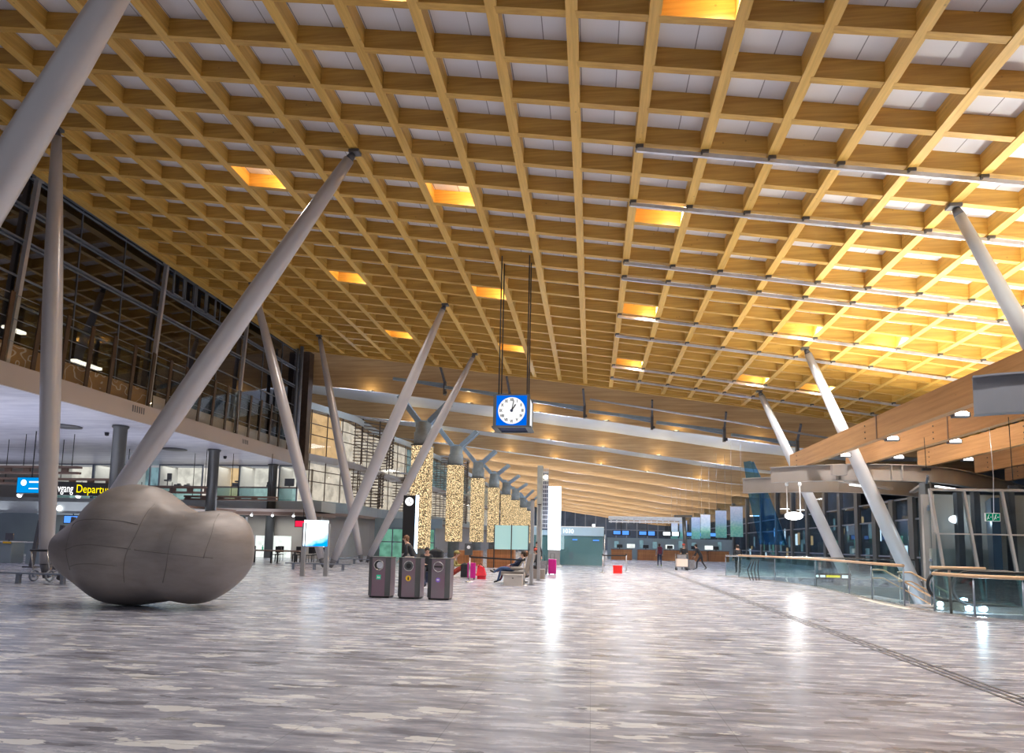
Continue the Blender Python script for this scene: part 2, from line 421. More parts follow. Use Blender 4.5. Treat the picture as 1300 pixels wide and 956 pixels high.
# ------------------------------------------------------------------ camera
def camera():
    f, py, pt, ro, ya = 836.54, 602.58, .102956, .021454, -.121643
    r = Vector((cos(ya), -sin(ya), 0)); fw = Vector((sin(ya), cos(ya), 0)); up = Vector((0,0,1))
    fw, up = fw*cos(pt)+up*sin(pt), -fw*sin(pt)+up*cos(pt)
    r, up = r*cos(ro)+up*sin(ro), -r*sin(ro)+up*cos(ro)
    cd = bpy.data.cameras.new('camera'); o = bpy.data.objects.new('camera', cd); C.objects.link(o)
    m = Matrix((r, up, -fw)).transposed().to_4x4(); m.translation = Vector((0,0,1.56)); o.matrix_world = m
    cd.sensor_fit = 'HORIZONTAL'; cd.sensor_width = 36; cd.lens = 36*f/1300
    cd.shift_y = (py-478)/1300; cd.clip_end = 1000
    bpy.context.scene.camera = o
camera()

# ------------------------------------------------------------------ floor with the stair opening
edge = [(7.0,37.5),(7.62,35.8),(8.7,33.0),(9.25,29.0),(9.05,24.8),(8.85,22.4),(8.76,20.),(8.78,18.4),(9.05,17.15),(9.84,16.6),(12,16.2),(30,15.4)]
fl = MB()
poly = [(-70,-14),(34,-14),(34,15.2)] + [(x,y) for x,y in reversed(edge)] + [(34,37.5),(34,200),(-70,200)]
# two polygons so that the opening stays an opening
left = [(-70,-14),(8.0,-14)] ; 
A = [(-70,-14),(34,-14),(34,15.4)] + [(x,y) for x,y in edge[::-1]] + [(-70,37.5)]
fl.prism(A, -.35, 0)
fl.prism([(-70,37.5),(34,37.5),(34,205),(-70,205)], -.35, 0)
struct('floor', fl, 'floor')
lw = MB(); lw.bx(6,40,10,45,-5.3,-5.2); struct('floor.001', lw, 'lower')
lw = MB(); lw.bx(6.6,7.0,16,38,-5.2,-.36); lw.bx(6.6,34,37.6,37.9,-5.2,-.36); struct('wall_lower', lw, 'wall_teal')
# cream kerb strip along the opening
kb = MB(); kb.strip([(x-.02*0-.12,y,.002) for x,y in edge[:9]]+[(9.84,16.45,.002),(12,16.05,.002),(29,15.3,.002)], .16, .05)
struct('trim_1', kb, 'chrome')
kb = MB(); kb.strip([(8.95,23.8,.002),(8.66,22.4,.002),(8.5,20.8,.002),(8.5,19.2,.002)], .22, .012); struct('trim_2', kb, 'cream')
# tactile guidance line
tc = MB()
for dx in (-.11, 0.0, .11): tc.bx(4.56+dx-.022, 4.56+dx+.022, 5, 44, .0005, .006)
for k in range(3): tc.bx(4.1+k*.17, 4.16+k*.17, 15.6, 15.95, .0005, .006); tc.bx(4.75+k*.17, 4.81+k*.17, 15.2, 15.5, .0005, .006)
tag(tc.obj('tactile_guide_strip', 'dgrey', loc=(4.56,5,0)), 'dark ribbed tactile guidance line running away across the stone floor', 'guidance strip')

# ------------------------------------------------------------------ coffered roof
LA, LB, LX, LY = 1.815, 1.50109, -.543, 13.592
def zc(i, j): return 13.299 - .26004*i - .00144*i*i - .0263*j + .000574*j*j
def lat(i, j, dz=0): return (LX+LA*i, LY+LB*j, zc(i,j)+dz)
I0, I1, J0, J1 = -12, 19, -5, 22
H = .52
cp = MB()
for i in range(I0, I1):
    for j in range(J0, J1):
        cp.add([lat(i,j,H), lat(i+1,j,H), lat(i+1,j+1,H), lat(i,j+1,H)], [(0,1,2,3)])
cp2 = MB(); cp2.add([lat(I0-.7,J0,H+.02), lat(I1,J0,H+.02), lat(I1,J1,H+.02), lat(I0-.7,J1,H+.02), lat(I0-.7,J0,H+.3), lat(I1,J0,H+.3), lat(I1,J1,H+.3), lat(I0-.7,J1,H+.3)], [(4,5,6,7),(0,1,5,4),(1,2,6,5),(2,3,7,6),(3,0,4,7)])
struct('ceiling', cp, 'panel')
grid = thing('coffered_timber_ceiling', 'big yellow pine coffered grid ceiling hanging over the whole front hall', 'ceiling grid', lat(0,0))
for i in range(I0, I1+1):
    b = MB(); b.strip([lat(i, j/2) for j in range(2*J0, 2*J1+1, 2)], .27, H); part('long_beam', b, 'coffer_long', grid)
for j in range(J0, J1+1):
    b = MB(); b.strip([lat(i, j, .012) for i in range(I0, I1+1)], .21, H-.014); part('cross_beam', b, 'coffer', grid)
# deep edge beam at the far rim of the grid
b = MB(); b.strip([lat(i, J1+.12, -.06) for i in range(I0, I1+1)], .24, .9); part('edge_beam', b, 'coffer', grid)
b = MB(); b.strip([lat(I0-.12, j, -.04) for j in range(J0, J1+1)], .24, .8); part('edge_beam', b, 'coffer_long', grid)

# silver service rails under the grid
RJ = [3,5,8,9,12,14,18,20]
for n, j in enumerate(RJ):
    r = thing('ceiling_rail', 'silver rail under the pine ceiling grid, %s of the eight from the camera' % ORD[n], 'rail', lat(.95,j,-.12), 'silver ceiling rails')
    b = MB(); b.strip([lat(i, j, -.20) for i in [.95]+list(range(1, I1+1))], .09, .12); part('track', b, 'galv', r)
    for i in range(1, I1+1, 1):
        x, y, z = lat(i, j); b = MB(); b.box((x, y, z-.04), (.2,.16,.09)); b.box((x-.1, y, z-.1), (.05,.2,.08)); part('clamp', b, 'dgrey', r)

# recessed lamps in some coffers
cells = [(-2.5,-.5),(1.5,-.5),(5.5,-.5),(-6.5,5.5),(-2.5,5.5),(1.5,5.5),(9.5,5.5),(-6.5,11.5),(-2.5,11.5),(1.5,11.5),(5.5,11.5),(7.5,11.5),(-6.5,17.5),(-2.5,17.5),(1.5,17.5),(5.5,17.5),(7.5,17.5)]
colw = {-6.5:'far left',-2.5:'left of centre',1.5:'right of centre',5.5:'right hand',7.5:'outer right hand',9.5:'outermost right'}
roww = {-.5:'nearest row overhead',5.5:'second row',11.5:'third row',17.5:'farthest row'}
for i, j in cells:
    x, y, z = lat(i+.22, j-.1, H)
    t = thing('recessed_downlight', 'lit warm lamp in a ceiling coffer, %s column of lamps, %s' % (colw[i], roww[j]), 'lamp', (x,y,z), 'warm lamps in the ceiling coffers')
    b = MB(); b.tube_z((x,y,z-.14), [(.13,0),(.15,.02),(.15,.13)], 14); hs_ = part('housing', b, 'chrome', t)
    b = MB(); b.tube_z((x,y,z-.15), [(.02,-.012),(.11,-.006),(.11,.008)], 14); part('lens', b, 'lamp_warm', hs_)
    light('POINT', (x+.1,y-.05,z-.24), 70, (1,.66,.28), .08)
    light('SPOT', (x,y,z-.25), 3700*{-6.5:.42,-2.5:.72}.get(i,1.), (1,.95,.90), .30, (0,0,0), R(140), blend=1)

# ------------------------------------------------------------------ leaning columns
def cigar(a, b, r0, rm, r1, n=24):
    a, b = Vector(a), Vector(b); K = 16; pts = []; rs = []
    for k in range(K+1):
        t = k/K; pts.append(a.lerp(b, t))
        rs.append((r0*(1-t)+r1*t) + (rm-(r0+r1)/2)*(1-(2*t-1)**2))
    m = MB(); m.tube(pts, rs, n); return m
def column(label, foot, top, group, mat='column', r=(.20,.34,.17), base=True):
    t = thing('leaning_column', label, 'column', foot, group)
    f, p = Vector(foot), Vector(top); d = (p-f).normalized()
    s = f + d*.55
    part('shaft', cigar(s, p - d*.35, *r), mat, t)
    b = MB(); b.tube([p-d*.36, p-d*.12], [.14,.10], 16); b.box((p.x,p.y,p.z-.06), (.34,.3,.1)); part('head_plate', b, 'dgrey', t)
    b = MB(); b.tube([f+d*.1, f+d*.56], [.09, r[0]*.95], 16); part('foot_cone', b, 'dgrey', t)
    return t
def jt(i, j): return (LX+LA*i, LY+LB*j, zc(i,j))
G = 'big leaning roof columns'
column('huge grey column leaning out of the top left corner of the hall', (-15.6,10.59,0), jt(-4,-2), G)
column('grey column rising almost straight at the far left edge behind the blob sculpture', (-17.5,19.6,0), jt(-10,4), G, r=(.19,.30,.15))
column('long grey column leaning right from behind the blob sculpture to the pine ceiling', (-17.1,19.6,0), jt(-4,4), G)
column('slim dark grey column leaning left, foot behind the blue poster stand', (-13.75,33.1,0), jt(-10,13), G, r=(.19,.30,.14))
column('grey column leaning right, foot behind the blue poster stand', (-13.45,33.1,0), jt(-4,13), G, r=(.19,.30,.14))
column('farther grey column leaning left, foot just left of the row of bins', (-14.95,42.1,0), jt(-10,19), G, r=(.19,.29,.14))
column('farther grey column leaning right over the black accessibility tower', (-14.65,42.1,0), jt(-4,19), G, r=(.19,.29,.14))
column('silver column leaning in from the right edge of the view', (17.6,19.6,-4.9), jt(6,4), G, 'column_light', (.2,.27,.14))
column('silver column crossing the curved steel beam on the right, nearer of the pair', (16.9,33.1,-4.9), jt(6,13), G, 'column_light', (.26,.32,.17))
column('silver column beside the hanging round lamp, farther of the pair', (17.3,42.1,-4.9), jt(6,19), G, 'column_light', (.26,.32,.17))
# low guard benches around the feet on the left
for (x, y, l) in ((-17.3,19.0,'low steel guard bench around the foot of the left edge column'),(-13.6,32.4,'low steel guard bench behind the blue poster stand'),(-14.8,41.3,'low steel guard bench left of the bins, the farthest one')):
    t = thing('guard_bench', l, 'guard rail', (x,y,0), 'guard benches at the column feet')
    b = MB(); b.bx(x-1.7,x+1.7,y-.55,y-.35,.28,.33); part('rail', b, 'mull', t)
    for dx in (-1.3,-.2,1.3):
        b = MB(); b.bx(x+dx-.06,x+dx+.06,y-.5,y-.4,0,.28); part('leg', b, 'mull', t)
# thin bracing cable on the left facade
b = MB(); b.tube([(-22.3,38.6,15.9),(-22.3,38.8,8.2)], .02, 6); tag(b.obj('bracing_cable', 'chrome', loc=(-22.3,38.6,12.2)), 'thin steel cable running down in front of the dark upper glass wall', 'cable')

# ------------------------------------------------------------------ far roof: curved glulam beams
PX = [(-60,17.9),(-40,16.2),(-30,15.0),(-20.7,13.7),(-17,13.3),(-9.3,12.3),(-.26,11.1),(6.3,10.15),(14,9.05),(19,8.5),(24,8.2),(30,8.2),(37,8.7),(46,9.6),(60,11.2)]
def zf(x, y):
    for (a, za), (b, zb) in zip(PX, PX[1:]):
        if x <= b:
            t = (x-a)/(b-a); t2 = t*t*(3-2*t)*.25+t*.75
            return za+(zb-za)*t2 - .008*(y-50)
    return PX[-1][1]
XS = [-44+k*2. for k in range(43)]
NB = 12
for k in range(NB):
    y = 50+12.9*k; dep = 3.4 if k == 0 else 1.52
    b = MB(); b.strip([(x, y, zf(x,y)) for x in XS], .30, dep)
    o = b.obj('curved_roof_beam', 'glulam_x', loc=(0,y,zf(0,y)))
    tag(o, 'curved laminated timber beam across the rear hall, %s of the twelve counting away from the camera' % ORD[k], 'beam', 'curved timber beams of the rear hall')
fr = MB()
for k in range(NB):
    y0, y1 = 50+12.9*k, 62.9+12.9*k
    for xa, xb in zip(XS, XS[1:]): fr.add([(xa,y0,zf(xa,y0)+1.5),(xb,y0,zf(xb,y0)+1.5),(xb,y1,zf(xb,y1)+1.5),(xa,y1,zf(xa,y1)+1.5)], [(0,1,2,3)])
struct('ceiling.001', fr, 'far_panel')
# small fixings hanging off each beam
for k in range(1,5):
    y = 50+12.9*k
    # uplight strips fixed on the back of the beam in front, throwing light on the panels
for k in range(NB-1):
    y = 50+12.9*k
    for x0 in (-14, 2, 17):
        light('AREA', (x0, y+1.2, zf(x0,y)+.25), 950 if k else 900, (.60,.76,1.), 14, (PI,0,0), sy=.3)
# lamps low on the beams (warm scallops)
for k in range(0, 3):
    y = 50+12.9*k
    for m, x in enumerate([-17.6,-9.6,-4.2,1.,6.2,12.,18.] if k < 3 else [-8,2,12]):
        z = zf(x,y)
        if k < 3:
            b = MB(); b.rbox((x,y-.32,z-.03),(.42,.22,.07),.05); o = b.obj('beam_lamp', ['dgrey'], loc=(x,y-.32,z-.03))
            tag(o, 'small lamp box under the %s curved timber beam, %s along it from the left' % (ORD[k], ORD[m]), 'lamp', 'lamp boxes on the curved beams')
        light('POINT', (x,y-.8,z-.05), 34, (1,.78,.40), .05)
for k in range(3, NB):
    y = 50+12.9*k; light('AREA', (2, y-.7, zf(2,y)-.1), 210, (1,.90,.76), 46, (R(180-50),R(8.5),0), sy=.2)
# diagonal grey steel outriggers under the rim of the pine grid
def rimz(x): return zf(x,47.5)
for n, (xa, xb) in enumerate(((-15,-11.2),(-11.,-6.2),(-5.8,-.6),(-.26,4.3),(4.53,9.4),(9.7,14.4))):
    za, zb = 13.35-.172*(xa+11), 13.35-.172*(xb+11)
    t = thing('steel_outrigger', 'dark grey steel strut under the far rim of the pine ceiling, %s from the left' % ORD[n], 'strut', (xb,48.,zb), 'grey struts under the rim of the pine ceiling')
    b = MB(); b.bar((xa,47.3,za-.35),(xb,48.4,zb+.05),.22,.2); b.bar((xa+1.2,47.6,za-.45),(xb,48.5,zb-.15),.1,.1); part('strut', b, 'bluesteel', t)
    b = MB(); b.bx(xb-.09,xb+.09,48.1,48.45,zb-.75,zb+.3); b.bar((xb,48.2,zb+.2),(xb-.1,47.0,zb+1.15),.14,.16); b.bx(xb+.02,xb+.2,48.1,48.2,zb-.7,zb-.5); part('bracket', b, 'dgrey', t)
b = MB(); b.tube([(-.2,47.4,12.05),(9.7,47.4,10.4),(16.4,47.4,9.2)], .07, 8); tag(b.obj('steel_pipe', 'galv', loc=(-.2,47.4,12)), 'long silver pipe slanting down to the right in front of the first curved beam', 'pipe')

# ------------------------------------------------------------------ left facade and deck
XF = -22.6
b = MB(); b.bx(-60,XF-.1,-6,49.6,7.22,7.3); struct('ceiling.002', b, 'soffit')
b = MB(); b.bx(XF-.12,XF,-6,49.4,7.2,8.12); b.bx(XF-.14,XF-.12,-6,49.4,8.06,8.14); struct('trim_3', b, 'fascia')
b = MB()
for y in (29.6,):
    for k in range(6): b.bx(XF+.002,XF+.012,y+k*.16,y+k*.16+.07,7.62,7.95)
for k in range(5): b.bx(XF+.002,XF+.012,40.+k*.16,40.07+k*.16,7.62,7.9)
b2 = b.obj('fascia_vent', 'dgrey', loc=(XF,29.6,7.6)); tag(b2, 'slotted air vent set in the beige balcony fascia', 'vent')
b = MB(); b.bx(-60,XF-.12,-6,49.4,7.9,8.05); struct('floor.002', b, 'grey')
b = MB(); b.bx(-34,-33.8,-6,49.4,8.05,17.4); b.bx(-34,-22.9,49.4,49.6,8.05,16.4); struct('wall_left', b, 'wall_dark')
b = MB(); b.bx(-34,-22.35,-6,46.5,16.95,17.1); struct('ceiling.003', b, 'brown_soffit')
# glazed wall: bays between facade posts
posts = [14.9,23.3,31.7,40.2,48.6]
gx = -23.15
bays = list(zip([6.5]+posts[:-1], posts))
for n, (a, c) in enumerate(bays):
    g = MB(); g.bx(gx-.02,gx,a,c,8.1,16.25); w = struct('window_%d' % (n+1), g, 'gdark')
    fr_ = MB()
    for z in (10.7,11.85,13.25,14.65,16.1): fr_.bx(gx,gx+.07,a,c,z-.03,z+.03)
    m = 3
    for k in range(1,m): y = a+(c-a)*k/m; fr_.bx(gx,gx+.04,y-.014,y+.014,8.1,16.2)
    fo = fr_.obj('window_frame', 'mull', w)
for n, y in enumerate(posts[1:]):
    b = MB(); b.bar((-22.94,y-.55,8.06),(-22.94,y+.1,16.1),.2,.16,up=(0,1,0)); b.bx(-23.04,-22.84,y-.1,y+.3,16.08,16.2)
    tag(b.obj('facade_post', 'column', loc=(-22.75,y-.5,8.1)), 'grey post against the dark upper glass wall, %s from the left' % ORD[n], 'post', 'posts of the dark glass wall')
# clerestory blue metal band
b = MB(); b.bx(-23.1,-22.9,-6,48.6,16.2,16.32); b.bx(-23.12,-22.98,-6,48.6,14.72,14.8); b.bx(-23.12,-22.98,-6,48.6,13.32,13.4); struct('trim_4', b, 'mull')
for k in range(4):
    b = MB(); y = 32.4+k*1.05
    for (ya, yb) in ((y,y+.08),(y+.9,y+.98)): b.bx(-22.96,-22.88,ya,yb,14.75,16.1)
    b.bx(-22.96,-22.88,y,y+.98,16.02,16.1); b.bx(-22.96,-22.88,y,y+.98,14.75,14.83)
    tag(b.obj('clerestory_casement', 'mull', loc=(-22.9,y,14.7)), 'small grey opening frame high in the glass wall, %s from the left' % ORD[k], 'window frame', 'small opening frames under the ceiling')
# glass screen on the deck edge: tall dark fins with glass between
scr = thing('balcony_glass_screen', 'tall glass screen with dark fins on the beige balcony edge', 'glass screen', (XF,22,8.12))
fy = [13.9+1.42*k for k in range(25)]
for y in fy:
    b = MB(); b.bar((XF-.1,y-.08,8.14),(XF-.1,y+.12,11.0),.06,.2,up=(0,1,0)); part('fin', b, 'bronze', scr)
b = MB(); b.bx(XF-.2,XF-.18,13.9,48.2,8.14,10.95); part('glass_pane', b, 'gwin', scr)
b = MB()
for z in (9.05,9.95,10.93): b.bx(XF-.17,XF-.15,13.9,48.2,z-.014,z+.014)
part('transom', b, 'mull', scr)
b = MB(); b.bx(-23.07,-23.05,-6,31.6,8.06,9.05); tag(b.obj('inlaid_wood_panel', 'art', loc=(-22.95,12,8.1)), 'brown wooden band with pale curling lines low behind the balcony screen', 'wood panel')
b = MB(); b.bx(-23.07,-23.05,31.7,48.4,8.06,8.9); struct('trim_5', b, 'fascia')
for n, (y, z, l) in enumerate(((25.6,10.6,.5),(29.6,10.2,.9),(38,9.9,.4))):
    b = MB(); b.bx(-26.2,-25.9,y,y+l*2,z,z+.12); tag(b.obj('linear_lamp', 'lamp_warm', loc=(-26,y,z)), 'warm light strip glowing behind the dark balcony glass, %s from the left' % ORD[n], 'lamp', 'warm lamps behind the balcony glass')
# corner of the glass wall towards the rear hall
b = MB(); b.bx(-23.1,-22.3,48.7,49.5,6.9,16.3); struct('trim_6', b, 'bronze')
b = MB(); b.tube([(-21.9,46.4,8.1),(-21.9,46.4,16.0)], .14, 12); b.tube([(-22.3,46.6,8.1),(-22.3,46.6,16.)], .09, 10); struct('trim_7', b, 'mull')

# round columns under the deck
for n, y in enumerate((22.6,31.4,40.1,48.2)):
    b = MB(); b.tube_z((-24.55,y,0), [(.33,0),(.33,7.05),(.40,7.12),(.40,7.2)], 20)
    tag(b.obj('deck_column', 'bin_side', loc=(-24.55,y,0)), 'round grey column under the pale deck soffit, %s from the left' % ORD[n], 'column', 'round columns under the deck')
# round vents and hanging rods in the soffit
for n, (x, y) in enumerate(((-27.8,31.5),(-27.3,40.0))):
    b = MB(); b.tube_z((x,y,7.14), [(.2,0),(.75,.02),(.78,.07)], 20); tag(b.obj('soffit_diffuser', 'dgrey', loc=(x,y,7.14)), 'flat round air diffuser in the pale soffit, %s one from the left' % ORD[n], 'air vent', 'round diffusers in the soffit')
for n, (x, y) in enumerate(((-25.4,24.2),(-27.0,33.5),(-25.6,35.6),(-25.8,43.5))):
    b = MB(); b.tube_z((x,y,7.02), [(.02,0),(.1,.03),(.12,.2)], 12); tag(b.obj('soffit_camera', 'dark', loc=(x,y,7.0)), 'tiny dark dome camera under the pale soffit, %s from the left' % ORD[n], 'camera', 'dome cameras under the soffit')
# hanging lighting trusses
TR = [(-36,-28.9,34,4.9,5.35,'nearer dark beam hung by rods under the soffit, upper left'),(-36,-27.6,36,4.45,4.85,'dark beam hung lower by rods, left of the departures board'),(-31,-24.5,40,4.3,4.75,'dark hung beam behind the top of the sculpture'),(-27.6,-21.,42,4.0,4.3,'dark hung beam right of the sculpture, under the lit offices')]
for xa, xb, y, z0, z1, l in TR:
    t = thing('hanging_truss', l, 'hung beam', (xb,y,z0), 'dark beams hung under the soffit')
    b = MB(); b.bx(xa,xb,y-.15,y+.15,z0,z0+.12); b.bx(xa,xb,y-.2,y+.2,z1-.12,z1)
    k = xa
    while k < xb: b.bx(k,min(k+.4,xb),y-.05,y+.05,z0+.1,z1-.1); k += 1.2
    part('beam', b, 'brown_soffit', t)
    n = max(2, int((xb-xa)/2.2))
    for q in range(n):
        x = xb-.5-q*(xb-xa-1)/(n-1); b = MB(); b.tube([(x,y,z1),(x,y,7.2)], .022, 6); part('rod', b, 'dark', t)
# departures board
dp = thing('departures_board', 'black hanging sign reading Avgang Departures in white and yellow', 'sign', (0,0,0), rz=0)
dp.location = (-28.15,32.2,3.95); dp.rotation_euler = (0,0,R(22)); WP[dp.name] = Vector((0,0,0))
b = MB(); b.bx(-1.0,3.0,-.12,.12,-.36,.36); dpp = part('panel', b, 'black', dp)
text('Avgang', .62, 'sign_white', dpp, (-.50,-.13,-.2), name='white_lettering', sx=.53)
text('Departures', .62, 'sign_yellow', dpp, (.58,-.13,-.2), name='yellow_lettering', sx=.70)
b = MB(); b.tube([(-.7,0,.36),(-.7,0,3.25)], .03, 6); b.tube([(2.7,0,.36),(2.7,0,3.25)], .03, 6); part('hanger', b, 'dark', dp)
bs = thing('blue_information_screen', 'bright blue hanging screen left of the departures board', 'sign', (-31.0,33.0,3.2))
b = MB(); b.bx(-31.75,-30.1,32.94,33.1,3.7,4.62); part('case', b, 'dark', bs)
b = MB(); b.bx(-31.7,-30.15,32.92,32.94,3.74,4.58); part('display', b, 'sign_blue', bs)
b = MB(); b.disc((-31.3,32.92,4.3), .17, .01); b.bx(-30.95,-30.4,32.9,32.92,4.3,4.38); b.bx(-30.95,-30.4,32.9,32.92,3.95,4.0); part('pictogram', b, 'sign_white', bs)
b = MB(); b.tube([(-30.9,33,4.6),(-30.9,33,7.2)], .03, 6); part('hanger', b, 'dark', bs)
# light band canopy over check-in
cn = thing('check_in_canopy', 'pale glass fascia band with round lamps under the departures board', 'canopy', (-32,36.4,2.6))
b = MB(); b.bx(-40,-25.,36.4,36.7,2.75,3.45); part('band', b, 'slab', cn)
b = MB(); b.bx(-40,-25.,36.7,44,3.3,3.45); part('roof', b, 'brown_soffit', cn)
for x in (-32.,-27.9):
    b = MB(); b.disc((x,36.36,3.05), .16, .06); part('round_lamp', b, 'lamp_soft', cn)
for n in range(6):
    x = -33.5+n*1.9
    t = thing('spotlight', 'small white spotlight hanging over the check-in area, %s from the left' % ORD[n], 'lamp', (x,35.2,3.9), 'spotlights over check-in')
    b = MB(); b.tube([(x,35.2,3.9),(x,35.0,3.7)], [.1,.14], 10); part('head', b, 'white', t)
    b = MB(); b.tube([(x,34.99,3.69),(x,34.98,3.68)], .12, 10); part('lens', b, 'lamp_white', t)
    b = MB(); b.tube([(x,35.2,3.9),(x,35.2,4.6)], .02, 6); part('stem', b, 'dark', t)
# check-in zone
b = MB(); b.bx(-55,-25.5,44,44.2,0,3.3); struct('wall_check_in', b, 'wall_teal')
for n, (x, y) in enumerate(((-34.2,40),(-32.2,39),(-29.6,40.5),(-27.8,40))):
    t = thing('check_in_screen', 'blue-lit overhead check-in screen at the far left, %s in the row' % ORD[n], 'screen', (x,y,2.3), 'blue check-in screens')
    b = MB(); b.bx(x-.65,x+.65,y,y+.1,2.2,2.75); part('case', b, 'dark', t)
    b = MB(); b.bx(x-.6,x+.6,y-.01,y,2.25,2.7); part('display', b, 'screen_blue' if n != 1 else 'screen_white', t)
    b = MB(); b.tube([(x,y+.05,2.75),(x,y+.05,3.28)], .03, 6); part('hanger', b, 'dark', t)
for n in range(5):
    x = -29.5+n*1.9; y = 30.5
    t = thing('bag_drop_desk', 'grey bag-drop desk with yellow edge at the far left, %s from the left' % ORD[n], 'desk', (x,y,0), 'bag-drop desks')
    b = MB(); b.rbox((x,y,.52),(1.1,.8,1.04),.06); part('cabinet', b, 'wall_teal', t)
    b = MB(); b.bx(x-.6,x+.6,y-.45,y+.45,1.04,1.09); part('worktop', b, 'white', t)
    b = MB(); b.bx(x+.1,x+.55,y-.47,y-.45,.98,1.08); part('edge_strip', b, 'bin_yellow', t)
    b = MB(); b.bx(x-.25,x+.2,y,y+.05,1.15,1.5); b.bx(x-.06,x,y,y+.04,1.09,1.2); part('monitor', b, 'dgrey', t)
for n, (x, y, h) in enumerate(((-24.9,27.,2.1),(-23.7,27.5,2.3),(-22.9,26.,1.9),(-20.6,24.6,1.3),(-19.9,25.,1.25))):
    b = MB(); b.bar((x,y,0),(x+.25,y,h),.16,.12,up=(0,1,0)); b.rbox((x,y,.03),(.6,.4,.06),.05)
    tag(b.obj('gate_post', 'dgrey', loc=(x,y,0)), 'dark post of the gate left of the blob sculpture, %s from the left' % ORD[n], 'post', 'dark gate posts')
for n, y in enumerate((19.3,20.4)):
    t = thing('baggage_trolley', 'steel baggage trolley with round wheels parked by the left column foot, %s one' % ('nearer','farther')[n], 'trolley', (-17.3+n*.7,y,0), 'parked baggage trolleys')
    X = -17.3+n*.7
    for dx in (-.28,.28):
        b = MB(); b.tube([(X+dx,y-.1+.16*cos(a*PI/8),.2+.16*sin(a*PI/8)) for a in range(17)], .03, 6); b.tube([(X+dx-.03,y-.1,.2),(X+dx+.03,y-.1,.2)], .05, 8); part('wheel', b, 'mull', t)
    b = MB(); b.tube([(X-.28,y-.1,.2),(X-.25,y+.6,.22),(X+.25,y+.6,.22),(X+.28,y-.1,.2)], .025, 6); b.tube([(X-.28,y-.1,.2),(X-.28,y-.3,1.)], .025, 6); b.tube([(X+.28,y-.1,.2),(X+.28,y-.3,1.)], .025, 6); part('frame', b, 'chrome', t)
    b = MB(); b.tube([(X-.3,y-.3,1.0),(X+.3,y-.3,1.0)], .035, 8); part('handle', b, 'dark', t)

# back wall of the side hall with the lit office storey
YB = 48.6
b = MB(); b.bx(-60,-22.7,YB+2.6,YB+2.8,3.6,7.2); b.bx(-60,-22.7,YB,YB+.2,5.38,5.5); struct('wall_office', b, 'wall_taupe')
b = MB(); b.bx(-60,-20.6,YB-.15,YB+2.7,3.6,4.4); struct('trim_8', b, 'slab')
b = MB(); b.bx(-60,-20.6,YB-2.6,YB+2.7,3.22,3.45); struct('trim_9', b, 'brown_soffit')
b = MB(); b.bx(-60,-20.6,YB-2.62,YB-2.5,3.45,3.66); struct('trim_10', b, 'fascia')
offs = [(-44,-40.2,'win_white'),(-40,-37.4,'win_white'),(-37.2,-35.2,'win_teal'),(-34.3,-30.7,'win_white'),(-29.6,-27.6,'win_warm'),(-27.5,-24.75,'win_white'),(-24.2,-22.8,'win_white')]
for n, (a, c, m) in enumerate(offs):
    g = MB(); g.bx(a,c,YB+.05,YB+.08,5.5,7.12); w = struct('window_%d' % (n+10), g, 'gwin')
    fr_ = MB(); fr_.bx(a-.08,a,YB,YB+.12,4.4,7.2); fr_.bx(c,c+.08,YB,YB+.12,4.4,7.2); fr_.bx(a,c,YB,YB+.12,7.1,7.2); fr_.obj('window_frame', 'mull', w)
    # lit room behind the pane
    rm = MB(); rm.bx(a-.05,c+.05,YB+2.4,YB+2.5,4.4,7.2); struct('wall_room_%d' % (n+1), rm, m)
    rs = MB(); rs.bx(a-.08,a-.03,YB+.15,YB+2.4,4.4,7.2); struct('wall_room_side_%d' % (n+1), rs, 'white')
    lo = MB(); lo.bx(a,c,YB+.02,YB+.05,4.45,5.38); lo.bx(a,c,YB+.0,YB+.03,4.42,4.5); struct('trim_%d' % (n+20), lo, 'gteal')
light('AREA', (-33,YB+1.2,7.1), 160, (1,.95,.85), 18, (0,0,0), sy=1.6)
items = [(-33.9,6.1,.4,.9,'dark office chair in the widest lit window'),(-33.0,5.6,.5,.22,'desk clutter on the sill of the widest lit window, left end'),(-32.2,5.6,.4,.2,'desk clutter on the sill of the widest lit window, middle'),(-27.9,5.75,.7,.5,'dark printer in the orange-lit office window'),(-25.4,5.7,.14,.4,'slim dark vase on the office sill left of the round column'),(-23.6,5.85,.8,.75,'big dark monitor in the right-hand lit office'),(-31.0,6.4,.5,.6,'grey notice hung on the rear wall of the wide lit office'),(-25.1,6.4,.4,.6,'grey notice in the office right of the orange-lit one')]
